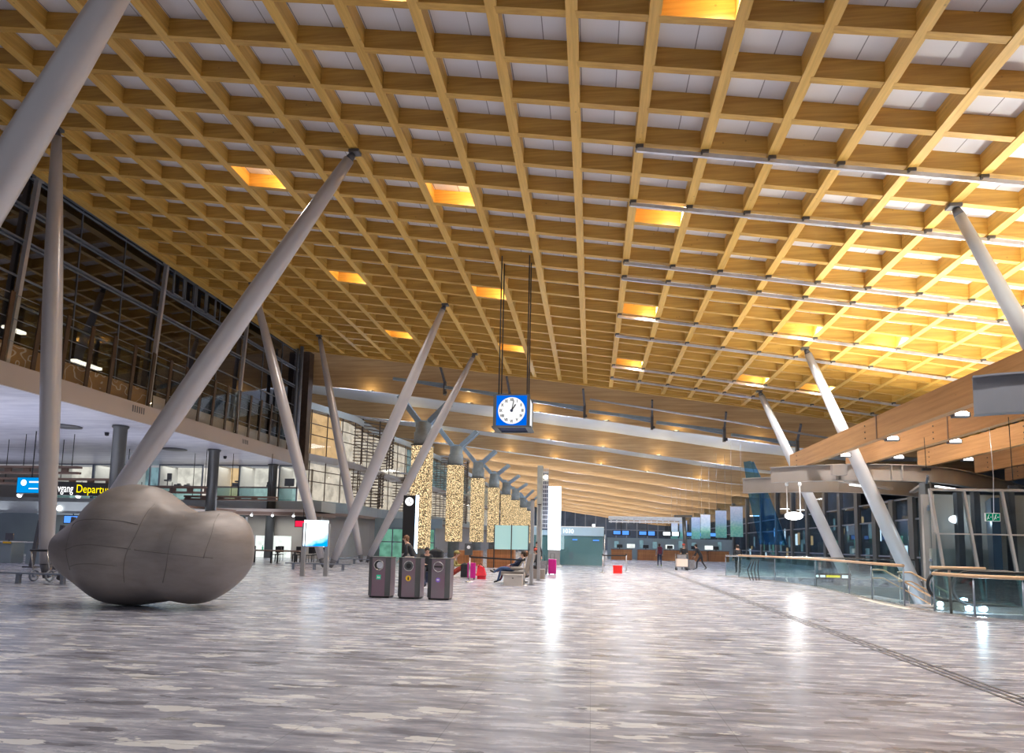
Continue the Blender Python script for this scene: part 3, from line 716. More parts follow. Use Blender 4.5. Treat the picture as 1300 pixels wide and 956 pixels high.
for x, z, w_, h_, l in items:
    b = MB(); y = YB+ (2.3 if 'notice' in l else .5)
    if 'chair' in l: b.rbox((x,y,z-.15),(w_,.4,.12),.05); b.rbox((x,y+.2,z+.15),(w_,.1,.6),.04); b.tube([(x,y,z-.2),(x,y,z-.6)], .04, 8); nme, cat = 'office_chair', 'chair'
    elif 'notice' in l: b.bx(x-w_/2,x+w_/2,y,y+.03,z-h_/2,z+h_/2); nme, cat = 'notice_sheet', 'notice'
    elif 'vase' in l: b.tube_z((x,y,z-h_/2), [(.06,0),(.1,.1),(.05,.25),(.07,.4)], 10); nme, cat = 'vase', 'vase'
    elif 'printer' in l: b.rbox((x,y,z-.1),(w_,.5,h_-.2),.05); b.rbox((x,y+.1,z+.18),(w_*.7,.3,.12),.03); nme, cat = 'printer', 'printer'
    elif 'monitor' in l: b.rbox((x,y,z+.05),(w_,.06,h_-.15),.02); b.bx(x-.04,x+.04,y,y+.05,z-.4,z-.2); b.rbox((x,y,z-.38),(.3,.2,.03),.03); nme, cat = 'monitor', 'monitor'
    else: b.rbox((x,y,z-.04),(w_,.3,h_-.08),.04); b.rbox((x+.1,y,z+.08),(w_*.5,.2,.06),.03); nme, cat = 'paper_stack', 'clutter'
    tag(b.obj(nme, 'greyc' if 'notice' in l else 'dgrey', loc=(x,y,z-h_/2)), l, cat)

# cafe on the ground floor below the offices
b = MB(); b.bx(-60,-26.9,YB,YB+.2,0,3.3); struct('wall_cafe_green', b, 'wall_teal')
b = MB(); b.bx(-26.6,-22.9,YB,YB+.2,1.7,3.3); struct('wall_cafe', b, 'wall_taupe')
b = MB(); b.bx(-26.6,-20.8,YB+1.4,YB+1.5,0,1.75); struct('wall_cafe_glow', b, 'glow_white')
b = MB(); b.bx(-22.9,-20.6,YB-.1,YB+.2,0,3.3); struct('wall_cafe_end', b, 'wall_taupe')
b = MB(); b.bx(-28.2,-27.4,YB-.1,YB-.02,.3,2.7); struct('window_20', b, 'win_green')
for n, (x, m) in enumerate(((-33,'glow_white'),(-30.4,'glow_white'),(-29.,'lamp_soft'))):
    b = MB(); b.ball((x,YB-1.2,2.75),(.7,.7,.32),14,8); b.tube([(x,YB-1.2,3.0),(x,YB-1.2,3.24)], .03, 6); tag(b.obj('drum_lampshade', m, loc=(x,YB-1.2,2.6)), 'glowing round lampshade under the brown cafe ceiling, %s from the left' % ORD[n], 'lamp', 'round lampshades in the cafe')
cs = thing('white_menu_screen', 'bright white wall screen just right of the sculpture', 'screen', (-28.4,YB-.5,1.6))
b = MB(); b.bx(-29.3,-28.1,YB-.5,YB-.4,1.75,2.35); part('case', b, 'dark', cs)
b = MB(); b.bx(-29.25,-28.15,YB-.52,YB-.5,1.8,2.3); part('display', b, 'screen_white', cs)
b = MB(); b.tube([(-28.7,YB-.45,2.35),(-28.7,YB-.45,3.24)], .03, 6); part('hanger', b, 'dark', cs)
rs_ = thing('red_price_screen', 'red glowing screen hung over the cafe left of the poster stand', 'screen', (-20.,44,2.4))
b = MB(); b.bx(-20.6,-19.2,44,44.12,2.32,3.05); part('case', b, 'dark', rs_)
b = MB(); b.bx(-20.55,-19.25,43.98,44,2.36,2.76); part('display', b, 'screen_red', rs_)
b = MB(); b.tube([(-20,44.05,3.05),(-20,44.05,4.4)], .025, 6); part('hanger', b, 'dark', rs_)
for n in range(7):
    x = -31+n*1.6; b = MB(); b.tube([(x,YB-3.1,3.35),(x+.05,YB-3.25,3.15)], [.06,.09], 8); 
    t = thing('cafe_spotlight', 'tiny lit spotlight over the cafe, %s from the left' % ORD[n], 'lamp', (x,YB-3.1,3.1), 'spotlights over the cafe')
    part('head', b, 'white', t); b = MB(); b.tube([(x+.05,YB-3.26,3.14),(x+.055,YB-3.27,3.13)], .085, 8); part('lens', b, 'lamp_white', t)
tb = thing('long_cafe_table', 'long dark wooden table on legs beside the right end of the sculpture', 'table', (-20.3,39,0))
b = MB(); b.bx(-22.6,-17.6,38.4,39.4,.72,.80); part('tabletop', b, 'brown_soffit', tb)
for x in (-22.3,-20.9,-19.4,-17.9):
    for y in (38.5,39.3): b = MB(); b.bx(x-.04,x+.04,y-.04,y+.04,0,.72); part('leg', b, 'dark', tb)
def chair(x, y, rz, label, name='cafe_chair', group='dark cafe chairs'):
    t = thing(name, label, 'chair', (0,0,0), group); t.location = (x,y,0); t.rotation_euler = (0,0,rz); WP[t.name] = Vector((0,0,0))
    b = MB(); b.rbox((0,0,.46),(.44,.44,.05),.06); part('seat', b, 'dark', t)
    b = MB(); b.rbox((0,.2,.78),(.42,.04,.42),.015); part('backrest', b, 'dark', t)
    for sx in (-.18,.18):
        for sy in (-.18,.18): b = MB(); b.bar((sx,sy,0),(sx*.95,sy*.95,.45),.03,.03); part('leg', b, 'dark', t)
    return t
c0 = chair(-18.2,41.4,0,'black cafe chair beside the long table, nearest the poster stand')
pos = [(-17.6,42.2,'black cafe chair right behind the nearest cafe chair'),(-19.2,41.6,'black cafe chair at the right end of the long table'),(-18.6,43.2,'black cafe chair in the second cafe row, right'),(-19.9,43.,'black cafe chair in the second cafe row, middle'),(-21.2,43.2,'black cafe chair in the second cafe row, left'),(-22.3,41.4,'black cafe chair left behind the long table'),(-20.6,41.4,'black cafe chair at the middle of the long table')]
for x, y, l in pos: c = copy_tree(c0); c.location = (x,y,0); c['label'] = l; c.rotation_euler = (0,0,random.uniform(-.4,.4))
for n, x in enumerate((-21.6,-20.2,-19.)):
    b = MB(); b.tube_z((x,38.9,.8), [(.04,0),(.045,.15),(.015,.2),(.015,.28)], 10); tag(b.obj('bottle', 'bin_green' if n == 1 else 'dgrey', loc=(x,38.9,.8)), 'bottle standing on the long cafe table, %s from the left' % ORD[n], 'bottle', 'bottles on the cafe table')

# rear left curved building -------------------------------------------------
def curve_pt(t):      # plan curve of its front, t from 0 to 1
    P = [(-22.9,49.6),(-21.2,56),(-21.6,63),(-20.4,72),(-19.8,84),(-19.6,100),(-19.6,190)]
    k = t*(len(P)-1); i = min(int(k), len(P)-2); u = k-i
    return (P[i][0]*(1-u)+P[i+1][0]*u, P[i][1]*(1-u)+P[i+1][1]*u)
def wall_strip(t0, t1, z0, z1, off=0., n=12):
    b = MB(); vs = []
    for k in range(n+1):
        x, y = curve_pt(t0+(t1-t0)*k/n); vs += [(x+off,y,z0),(x+off,y,z1),(x+off-.15,y,z0),(x+off-.15,y,z1)]
    fs = []
    for k in range(n):
        o = 4*k; fs += [(o,o+4,o+5,o+1),(o+2,o+3,o+7,o+6),(o+1,o+5,o+7,o+3),(o,o+2,o+6,o+4)]
    b.add(vs, fs+[(0,1,3,2),(4*n,4*n+2,4*n+3,4*n+1)]); return b
struct('wall_rear_left_base', wall_strip(0,.995,0,3.7,.0,40), 'wall_taupe')
struct('trim_30', wall_strip(0,.995,3.7,4.6,.7,40), 'wall_teal')
struct('trim_31', wall_strip(0,.995,3.45,3.7,.9,40), 'brown_soffit')
struct('trim_32', wall_strip(0,.995,7.8,8.35,.2,40), 'steel')
struct('trim_33', wall_strip(0,.995,11.95,12.5,.3,40), 'slab')
struct('wall_rear_left_lit', wall_strip(0,.30,4.6,7.7,-.5,20), 'win_white')
struct('wall_rear_left_lit.001', wall_strip(0,.14,8.5,11.9,-.5,10), 'win_warm')
struct('wall_rear_left_lit.002', wall_strip(.145,.5,8.5,11.9,-.5,20), 'win_white')
struct('wall_rear_left_lit.003', wall_strip(.31,.9,4.6,7.7,-.5,20), 'win_white')
struct('wall_rear_left_lit.004', wall_strip(.51,.9,8.5,11.9,-.5,20), 'win_teal')
M['gwarm'] = glass('rear_facade_glass', (.93,.91,.87), .02); gl = wall_strip(0,.9,4.6,11.9,.0,40); struct('window_30', gl, 'gwarm')
fo = MB()
for k in range(26):
    y = 50.4+k*2.0
    t = min(range(2001), key=lambda q: abs(curve_pt(q/2001)[1]-y))/2001; x, y = curve_pt(t)
    fo.bar((x+.06,y,4.5),(x+.06,y,12.0),.07,.06,up=(0,1,0))
struct('trim_34', fo, 'bronze')
fo = MB()
for z in (6.1,7.0,9.9,10.8):
    fo.strip([(*[c+d for c,d in zip(curve_pt(k*.03),(.15,0))],z) for k in range(30)], .06, .07)
struct('trim_35', fo, 'bronze')
# drums of timber slats
def drum(cx, cy, r, z0, z1, label, a0=-1.9, a1=1.3):
    t = thing('slatted_drum', label, 'slatted screen', (cx,cy,z0), 'curved screens of thin slats on the rear left building')
    n = 14; b = MB(); z = z0
    while z < z1:
        b.strip([(cx+r*cos(a0+(a1-a0)*k/n), cy+r*sin(a0+(a1-a0)*k/n), z) for k in range(n+1)], .08, .08); z += .30
    part('slats', b, 'bronze', t)
    b = MB()
    for k in range(0, n+1, 2):
        a = a0+(a1-a0)*k/n; b.tube([(cx+(r-.1)*cos(a),cy+(r-.1)*sin(a),z0-.2),(cx+(r-.1)*cos(a),cy+(r-.1)*sin(a),z1+.1)], .06, 6)
    part('uprights', b, 'bronze', t)
    b = MB(); b.strip([(cx+(r+.02)*cos(a0+(a1-a0)*k/n), cy+(r+.02)*sin(a0+(a1-a0)*k/n), z1+.1) for k in range(n+1)], .18, .18); part('top_rail', b, 'steel', t)
    return t
drum(-23.3,61.5,4.0,8.7,12.6,'upper curved slatted screen behind the leaning columns, nearest one')
drum(-23.0,60.5,3.2,4.8,7.7,'lower curved slatted screen behind the leaning columns, nearest one')
drum(-22.6,73,4.4,4.4,8.6,'curved slatted screen left of the black tower, middle one')
drum(-22.0,88,5.2,8.4,12.4,'curved slatted screen between the first glowing pillars, high up',-1.7,1.2)
drum(-22.0,88,5.2,4.2,7.6,'curved slatted screen between the first glowing pillars, lower down',-1.7,1.2)
# green double doors
for n, (x, y) in enumerate(((-18.6,60.5),(-15.8,60.5))):
    g = MB(); g.bx(x-1.3,x+1.3,y,y+.05,0,2.7); w = struct('door_%d' % (n+1), g, 'win_green')
    g = MB(); g.bx(x-1.3,x+1.3,y-.06,y,2.6,2.75); 
    for dx in (-1.3,-.04,1.2): g.bx(x+dx,x+dx+.1,y-.06,y,0,2.7)
    g.bx(x-1.3,x+1.3,y-.06,y,1.35,1.45); g.obj('door_frame', 'mull', w)
b = MB(); b.bx(-20.4,-17,60.6,60.8,0,3.6); b.bx(-17,-13.9,60.6,60.8,2.75,3.6); struct('wall_behind_doors', b, 'wall_teal')
gd = MB(); gd.bx(-21.7,-20.7,49.2,49.3,0,2.3); struct('door_3', gd, 'win_teal')
bl = thing('small_blue_sign', 'small lit blue sign on the taupe wall left of the black tower', 'sign', (-15.6,58,2.9))
b = MB(); b.bx(-16.4,-15.2,58,58.08,2.75,3.2); part('panel', b, 'screen_blue', bl)
b = MB(); b.tube([(-15.8,58.04,3.2),(-15.8,58.04,3.7)], .03, 6); part('hanger', b, 'dark', bl)

# ------------------------------------------------------------------ concrete pillars with light curtains and Y heads
for n in range(8):
    y = 50.5+12.9*n; x = -13.35
    zt = 9.0 if n < 6 else 8.4
    t = thing('pillar', 'concrete pillar with forked steel head, %s in the glowing row counting from the camera' % ORD[n], 'pillar', (x,y,0), 'pillars with forked heads')
    b = MB(); b.tube_z((x,y,0), [(.55,0),(.55,zt),(.72,zt+.02),(.72,zt+1.1),(.62,zt+1.15),(.62,zt+1.9)], 20); part('shaft', b, 'concrete', t)
    top = zt+1.8
    for s in (-1, 1):
        b = MB(); x2 = x+s*2.05; z2 = zf(x2,y)-.02
        b.bar((x+s*.1,y,top-.2),(x2,y-.1,z2),.42,.40,up=(0,1,0)); b.bar((x+s*.1,y+.45,top-.2),(x2,y+.5,z2),.42,.1,up=(0,1,0))
        part('fork_arm', b, 'bluesteel', t)
    b = MB(); b.box((x,y,top), (.9,.7,.5), 0, .8); part('fork_base', b, 'bluesteel', t)
    c = thing('light_curtain', 'curtain of tiny warm lights around the %s pillar counting from the camera' % ORD[n], 'light curtain', (x,y,1.0), 'warm light curtains around the pillars')
    b = MB(); zb = .95 if n == 0 else 1.55; w = .74
    b.rbox((x,y,(zb+zt)/2),(w*2,w*2,zt-zb),.2,4); part('light_strings', b, 'curtain', c)
    b = MB(); b.rbox((x,y,zt+.03),(w*2+.1,w*2+.1,.1),.2,4); part('top_ring', b, 'dgrey', c)

# ------------------------------------------------------------------ end of the rear hall
b = MB(); b.bx(-45,60,196,196.4,0,16); struct('wall_far', b, 'wall_dark')
b = MB(); b.bx(-45,60,205,205.2,-1,20)
b = MB()
for k in range(22): b.bx(-20+k*3,-19.7+k*3,195.6,195.9,0,12)
b.bx(-20,44,195.5,195.8,5.8,6.1); struct('trim_40', b, 'mull')
# check-in island desks in the distance
dk = [(3.2,72,'nearest the queue posts'),(6.0,72.5,'second along'),(8.6,73,'third along'),(11.2,73.5,'fourth along'),(13.6,74,'farthest right')]
for n, (x, y, l) in enumerate(dk):
    t = thing('check_in_desk', 'orange-brown wooden check-in desk in the rear hall, '+l, 'desk', (x,y,0), 'wooden check-in desks in the rear hall')
    b = MB(); b.rbox((x,y,.55),(2.2,.9,1.1),.08); part('front', b, 'counter', t)
    b = MB(); b.bx(x-1.15,x+1.15,y-.5,y+.5,1.1,1.16); part('worktop', b, 'dgrey', t)
    b = MB(); b.bx(x-.5,x+.1,y,y+.06,1.28,1.62); b.bx(x-.24,x-.16,y,y+.05,1.16,1.3); part('monitor', b, 'dark', t)
    s = thing('overhead_screen', 'lit overhead screen above the rear check-in desks, '+l, 'screen', (x,y,2.5), 'overhead screens of the rear check-in')
    b = MB(); b.bx(x-.95,x+.95,y+.6,y+.7,2.6,3.15); part('case', b, 'dark', s)
    b = MB(); b.bx(x-.85,x-.1,y+.58,y+.6,2.72,3.08); b.bx(x+.1,x+.8,y+.58,y+.6,2.68,3.1); part('display', b, 'screen_blue' if n != 2 else 'screen_white', s)
    b = MB(); b.tube([(x,y+.65,3.15),(x,y+.65,4.3)], .04, 6); part('hanger', b, 'dark', s)
b = MB(); b.bx(1.8,15.8,77.3,77.5,0,2.4); struct('wall_rear_counter', b, 'wall_teal')
for n in range(9):
    x = 2.6+n*1.45; b = MB(); b.bx(x,x+(.5,.9,.4)[n%3],77.2,77.3,1.25,(2.0,1.7,2.15)[n%3]); tag(b.obj('lit_back_panel', ('win_teal','glow_white','win_teal')[n%3], loc=(x,77.2,1.25)), 'small lit panel on the wall behind the rear check-in desks, %s from the left' % ORD[n], 'panel', 'lit panels behind the rear check-in desks')
b = MB(); b.bx(1.8,9.5,71.,72.6,4.25,4.6); b.bx(1.8,9.5,70.8,71,3.95,4.1)
for k in range(12): b.bx(2+k*.6,2.1+k*.6,71,71.1,3.9,4.5)
tag(b.obj('ceiling_truss', 'white', loc=(5.5,71.8,4.2)), 'white lighting truss hung over the rear check-in desks', 'truss')
# glass walled kiosk with pale blue header
k = thing('glass_kiosk', 'grey glass-walled kiosk with a pale blue lit header band', 'kiosk', (-1.2,49.2,0))
b = MB(); b.bx(-4.3,.85,49.2,53,0,2.18); part('wall_panel', b, 'wall_teal', k)
b = MB(); b.bx(-4.3,.9,49.1,53.1,2.18,2.85); kh = part('header', b, 'header_blue', k)
b = MB(); b.bx(-4.3,.9,49.08,49.12,2.80,2.86); part('header_edge', b, 'white', kh)
b = MB(); b.bx(-4.25,.8,49.12,49.16,.06,2.16); part('glass_front', b, 'gclear', k)
b = MB(); b.tube([(.95,49.1,0),(.95,49.1,2.3)], .05, 8); part('corner_post', b, 'chrome', k)
for xa, xb, z in ((-1.4,-1.05,1.88),(.1,.55,1.86)): 
    b = MB(); b.bx(xa,xb,49.1,49.12,z-.04,z+.04); part('status_light', b, 'screen_blue', k)
text('1030', .42, 'sign_white', kh, (-2.15,49.06,2.36), name='lettering')
b = MB(); b.tube_z((.15,50,2.85), [(.06,0),(.1,.1),(.1,.22)], 10); part('beacon', b, 'lamp_soft', k)
# tall light box totem
k = thing('light_totem', 'tall blazing white light box on a grey base', 'totem', (-2.57,46,0))
b = MB(); b.bx(-2.97,-2.16,45.7,46.3,.08,1.14); part('base', b, 'grey', k)
b = MB(); b.rbox((-2.50,46,.04),(1.0,1.,.08),.1); part('foot_plate', b, 'white', k)
b = MB(); b.rbox((-2.57,46,3.33),(.84,.62,4.38),.06); part('light_box', b, 'lightbox', k)
k = thing('lattice_totem', 'tall grey slab totem with a lattice side standing left of the white light box', 'totem', (-3.35,45.8,0))
b = MB(); b.bx(-3.78,-3.42,45.5,46.1,0,6.95); part('slab', b, 'concrete', k)
b = MB(); 
for z in range(14): b.bx(-3.42,-3.02,45.75,45.8,2.6+z*.3,2.66+z*.3)
for x in range(4): b.bx(-3.40+x*.11,-3.37+x*.11,45.74,45.79,2.6,6.8)
part('lattice', b, 'screen_blue' if False else 'galv', k)
b = MB(); b.bx(-3.42,-3.02,45.9,46.05,2.5,6.6); part('inner_panel', b, 'navy', k)
b = MB(); b.ball((-3.2,45.6,6.15),.14,10,7); part('lamp', b, 'lamp_warm', k)
light('POINT', (-2.57,45.2,3.3), 60, (.8,.9,1.), .5)

# frosted teal wind panel and counter behind the seats
k = thing('frosted_glass_screen', 'frosted teal glass screen standing behind the seated travellers', 'glass screen', (-5.3,40.5,0))
b = MB(); b.bx(-5.95,-3.85,40.5,40.54,1.15,2.62); part('pane', b, 'frost', k)
b = MB()
for x in (-5.97,-4.9,-3.84): b.bx(x-.03,x+.03,40.48,40.56,0,2.66)
part('post', b, 'dark', k)
b = MB(); b.rbox((-5.6,41.2,.56),(1.7,.9,1.12),.06); tag(b.obj('wooden_counter', 'counter', loc=(-5.3,41.2,0)), 'reddish wooden counter below the frosted teal screen', 'counter')
b = MB(); b.rbox((-8.,43.5,.5),(1.6,.9,1.0),.06); tag(b.obj('wooden_counter', 'counter', loc=(-8,43.5,0)), 'reddish wooden counter behind the magenta suitcase', 'counter')

# portal posts
for x, y, l in ((-2.24,25.,'nearer of the two slim dark posts beside the bench'),(-2.22,28.1,'farther of the two slim dark posts beside the bench')):
    t = thing('sign_post', l, 'post', (x,y,0), 'slim dark posts beside the bench')
    b = MB(); b.rbox((x,y,1.6),(.13,.13,3.2),.02,2); part('shaft', b, 'grey', t)
    b = MB(); b.rbox((x,y,.01),(.24,.24,.02),.02,2); part('foot_plate', b, 'dgrey', t)
    b = MB(); b.rbox((x,y,3.21),(.15,.15,.03),.02,2); part('cap', b, 'dark', t)

# ------------------------------------------------------------------ hanging clock
ck = thing('hanging_clock', 'blue and white illuminated cube clock hanging on cables from the pine ceiling', 'clock', (-3.24,26.55,6.2))
cx, cy, z0, z1 = -3.24, 26.6, 6.2, 7.5; hw = .68
b = MB()
for sx in (-1,1):
    for sy in (-1,1): b.bx(cx+sx*hw-.06,cx+sx*hw+.06,cy+sy*hw-.06,cy+sy*hw+.06,z0-.02,z1)
b.bx(cx-hw,cx+hw,cy-hw,cy+hw,z1-.03,z1+.03)
for s in (-1,1): b.bx(cx-hw-.05,cx+hw+.05,cy+s*hw-.09,cy+s*hw+.09,z0-.03,z0+.03); b.bx(cx+s*hw-.12,cx+s*hw+.12,cy-hw,cy+hw,z0-.03,z0+.03)
part('frame', b, 'bin_side', ck)
b = MB(); b.bx(cx-hw+.1,cx+hw-.1,cy-hw+.1,cy+hw-.1,z0+.03,z0+.05); part('bottom_recess', b, 'navy', ck)
b = MB(); b.bx(cx-hw+.06,cx+hw-.06,cy-hw+.005,cy-hw+.02,z0+.03,z1-.03); part('blue_face', b, 'clock_blue', ck)
b = MB(); b.bx(cx-hw+.06,cx+hw-.06,cy+hw-.02,cy+hw-.005,z0+.03,z1-.03); part('rear_face', b, 'clock_blue', ck)
b = MB(); b.bx(cx-hw-.03,cx-hw-.01,cy-hw+.3,cy+hw-.06,z0+.03,z1-.1); part('side_face', b, 'clock_white', ck)
b = MB(); b.bx(cx+hw+.01,cx+hw+.03,cy-hw+.3,cy+hw-.06,z0+.03,z1-.1); part('side_face', b, 'clock_white', ck)
b = MB(); zc_ = (z0+z1)/2+.0; b.disc((cx,cy-hw+.004,zc_), .55, .01, n=48); dial = part('dial', b, 'clock_white', ck)
for h, s in enumerate(('XII','I','II','III','IV','V','VI','VII','VIII','IX','X','XI')):
    a = h*PI/6; r = .44
    text(s, .145, 'black', dial, (cx+r*sin(a), cy-hw-.012, zc_+r*cos(a)-.045 if h in (0,3,6,9) else zc_+r*cos(a)-.04), name='numeral', align='CENTER', ext=.001, sx=.8, bold=.006)
b = MB(); b.disc((cx,cy-hw-.016,zc_), .06, .012); part('hub', b, 'navy', dial)
b = MB(); b.bar((cx,cy-hw-.016,zc_),(cx+.42*sin(.2),cy-hw-.016,zc_+.42*cos(.2)),.034,.004,up=(0,1,0)); part('minute_hand', b, 'black', dial)
b = MB(); b.bar((cx,cy-hw-.016,zc_),(cx+.3*sin(.56),cy-hw-.016,zc_+.3*cos(.56)),.05,.004,up=(0,1,0)); part('hour_hand', b, 'black', dial)
for sx in (-1,1):
    for sy in (-1,1):
        b = MB(); b.tube([(cx+sx*(hw-.1),cy+sy*(hw-.3),z1),(cx+sx*(hw-.1),cy+sy*(hw-.3),zc(-1.5,8.6)-.02)], .026, 6); part('cable', b, 'dark', ck)

# ------------------------------------------------------------------ sculpture
def sculpture():
    o = [(-12.24,1.21),(-12.22,1.43),(-11.93,1.61),(-11.58,1.83),(-11.29,2.01),(-11.02,2.29),(-10.68,2.6),(-10.21,2.70),(-9.73,2.64),(-9.38,2.43),(-9.2,2.25),(-8.92,2.1),(-8.62,2.06),(-8.34,2.13),(-8.11,2.15),(-7.81,2.09),(-7.57,1.93),(-7.43,1.69),(-7.39,1.32),(-7.39,.95),(-7.6,.62),(-7.92,.35),(-8.3,.13),(-8.64,.06),(-8.88,.11),(-9.05,.15),(-9.4,.09),(-9.85,.02),(-10.2,0.0),(-10.56,.02),(-10.81,.09),(-11.19,.3),(-11.57,.51),(-11.89,.67),(-12.09,.83),(-12.2,1.02)]
    cx, cz, cy = -9.75, 1.25, 13.75
    pol = [((x-cx), (z-cz)) for x, z in o]
    def Rsil(th):
        d = (cos(th), sin(th)); best = 0
        for (ax, az), (bx, bz) in zip(pol, pol[1:]+pol[:1]):
            ex, ez = bx-ax, bz-az; den = d[0]*ez-d[1]*ex
            if abs(den) < 1e-9: continue
            t = (ax*ez-az*ex)/den; u = (ax*d[1]-az*d[0])/den
            if t > 0 and -1e-6 <= u <= 1+1e-6: best = max(best, t)
        return best
    NT, NP = 160, 64
    rs = [Rsil(2*PI*k/NT) for k in range(NT)]
    for _ in range(2): rs = [(rs[k-1]+2*rs[k]+rs[(k+1)%NT])/4 for k in range(NT)]
    rsm = list(rs)
    for _ in range(260): rsm = [(rsm[k-1]+2*rsm[k]+rsm[(k+1)%NT])/4 for k in range(NT)]
    caps = [(-10.30,1.95,.98,.42),(-10.25,.86,.92,.36),(-8.15,1.28,.86,.40),(-11.5,1.25,.75,.20),(-9.15,1.2,.7,.16),(-8.7,.6,.6,.18)]
    def bump(x, z):
        s_ = 0
        for a, c, r_, h_ in caps:
            d2 = ((x-a)**2+(z-c)**2)/(r_*r_)
            if d2 < 1: s_ += math.exp(14*h_*(1-d2)**.72)
            else: s_ += 1
        return math.log(s_/len(caps))/14
    vs = []; fs = []
    for j in range(NP+1):                 # phi from the front pole (-y) to the rear pole (+y)
        ph = .035+(PI-.07)*j/NP; w_ = sin(ph)**3
        for k in range(NT):
            th = 2*PI*k/NT; r = (rsm[k]*(1-w_)+rs[k]*w_)*max(1e-4,sin(ph))**.82
            x, z = cx+cos(th)*r, cz+sin(th)*r
            D = 1.0 - .25*max(0,min(1,(-10.9-x)/1.3))
            vs.append((x, cy-cos(ph)*D - (bump(x,z) if ph < PI/2 else -bump(x,z))*abs(cos(ph))**.5, z))
    fs.append(tuple(range(NT))); fs.append(tuple(range(NP*NT,NP*NT+NT)))
    for j in range(NP):
        for k in range(NT): fs.append((j*NT+k, j*NT+(k+1)%NT, (j+1)*NT+(k+1)%NT, (j+1)*NT+k))
    b = MB(); b.add(vs, fs, True); t = thing('blob_sculpture', 'huge smooth grey metal blob sculpture resting on the stone floor', 'sculpture', (cx,cy,0))
    for f_ in fs[:0]: pass
    body = part('body', b, 'sculpt', t)
    md = body.modifiers.new('s', 'SMOOTH'); md.factor = .5; md.iterations = 4
    # weld seams drawn on the front surface
    from mathutils.bvhtree import BVHTree
    tree = BVHTree.FromPolygons([Vector(v) for v in vs], fs)
    def surf(px_, pz_):
        h_ = tree.ray_cast(Vector((px_, 5, pz_)), Vector((0,1,0)))
        return h_[0].y if h_[0] is not None else cy-1
    seams = [[(-11.15,1.72),(-10.7,1.84),(-10.2,1.87),(-9.7,1.84),(-9.36,1.76)],[(-9.34,2.25),(-9.36,1.9),(-9.40,1.6),(-9.55,1.2),(-9.58,.9),(-9.62,.5)],[(-11.2,1.2),(-10.8,1.3),(-10.3,1.34),(-9.8,1.3),(-9.4,1.25)],[(-11.0,.85),(-10.6,.93),(-10.1,.95),(-9.6,.9)],[(-8.62,1.98),(-8.6,1.5),(-8.66,1.0),(-8.85,.5)],[(-9.4,1.25),(-8.9,1.2),(-8.3,1.16),(-7.75,1.1)],[(-11.1,1.75),(-11.15,1.2),(-10.95,.7)],[(-8.0,2.05),(-7.9,1.6),(-8.0,1.0)]]
    sm = MB()
    for s in seams:
        pts = []
        for (a, c), (a2, c2) in zip(s, s[1:]):
            for q in range(6): u = q/6; x, z = a+(a2-a)*u, c+(c2-c)*u; pts.append(Vector((x, surf(x,z), z)))
        for _ in range(3): pts = [pts[0]]+[(pts[i-1]+pts[i]*2+pts[i+1])/4 for i in range(1,len(pts)-1)]+[pts[-1]]
        sm.tube([p+Vector((0,.0,0)) for p in pts], .009, 5)
    part('weld_seams', sm, 'sculpt_dark', t)
sculpture()
# green floor markers behind it
gm = MB()
for k in range(5): gm.rbox((-11.9+k*.33,16.4,.01),(.1,.1,.02),.02)
tag(gm.obj('green_guide_lights', 'bin_green', loc=(-11,16.4,0)), 'row of tiny green lights on the floor behind the sculpture', 'lights')
bpy.data.objects['green_guide_lights']['kind'] = 'stuff'

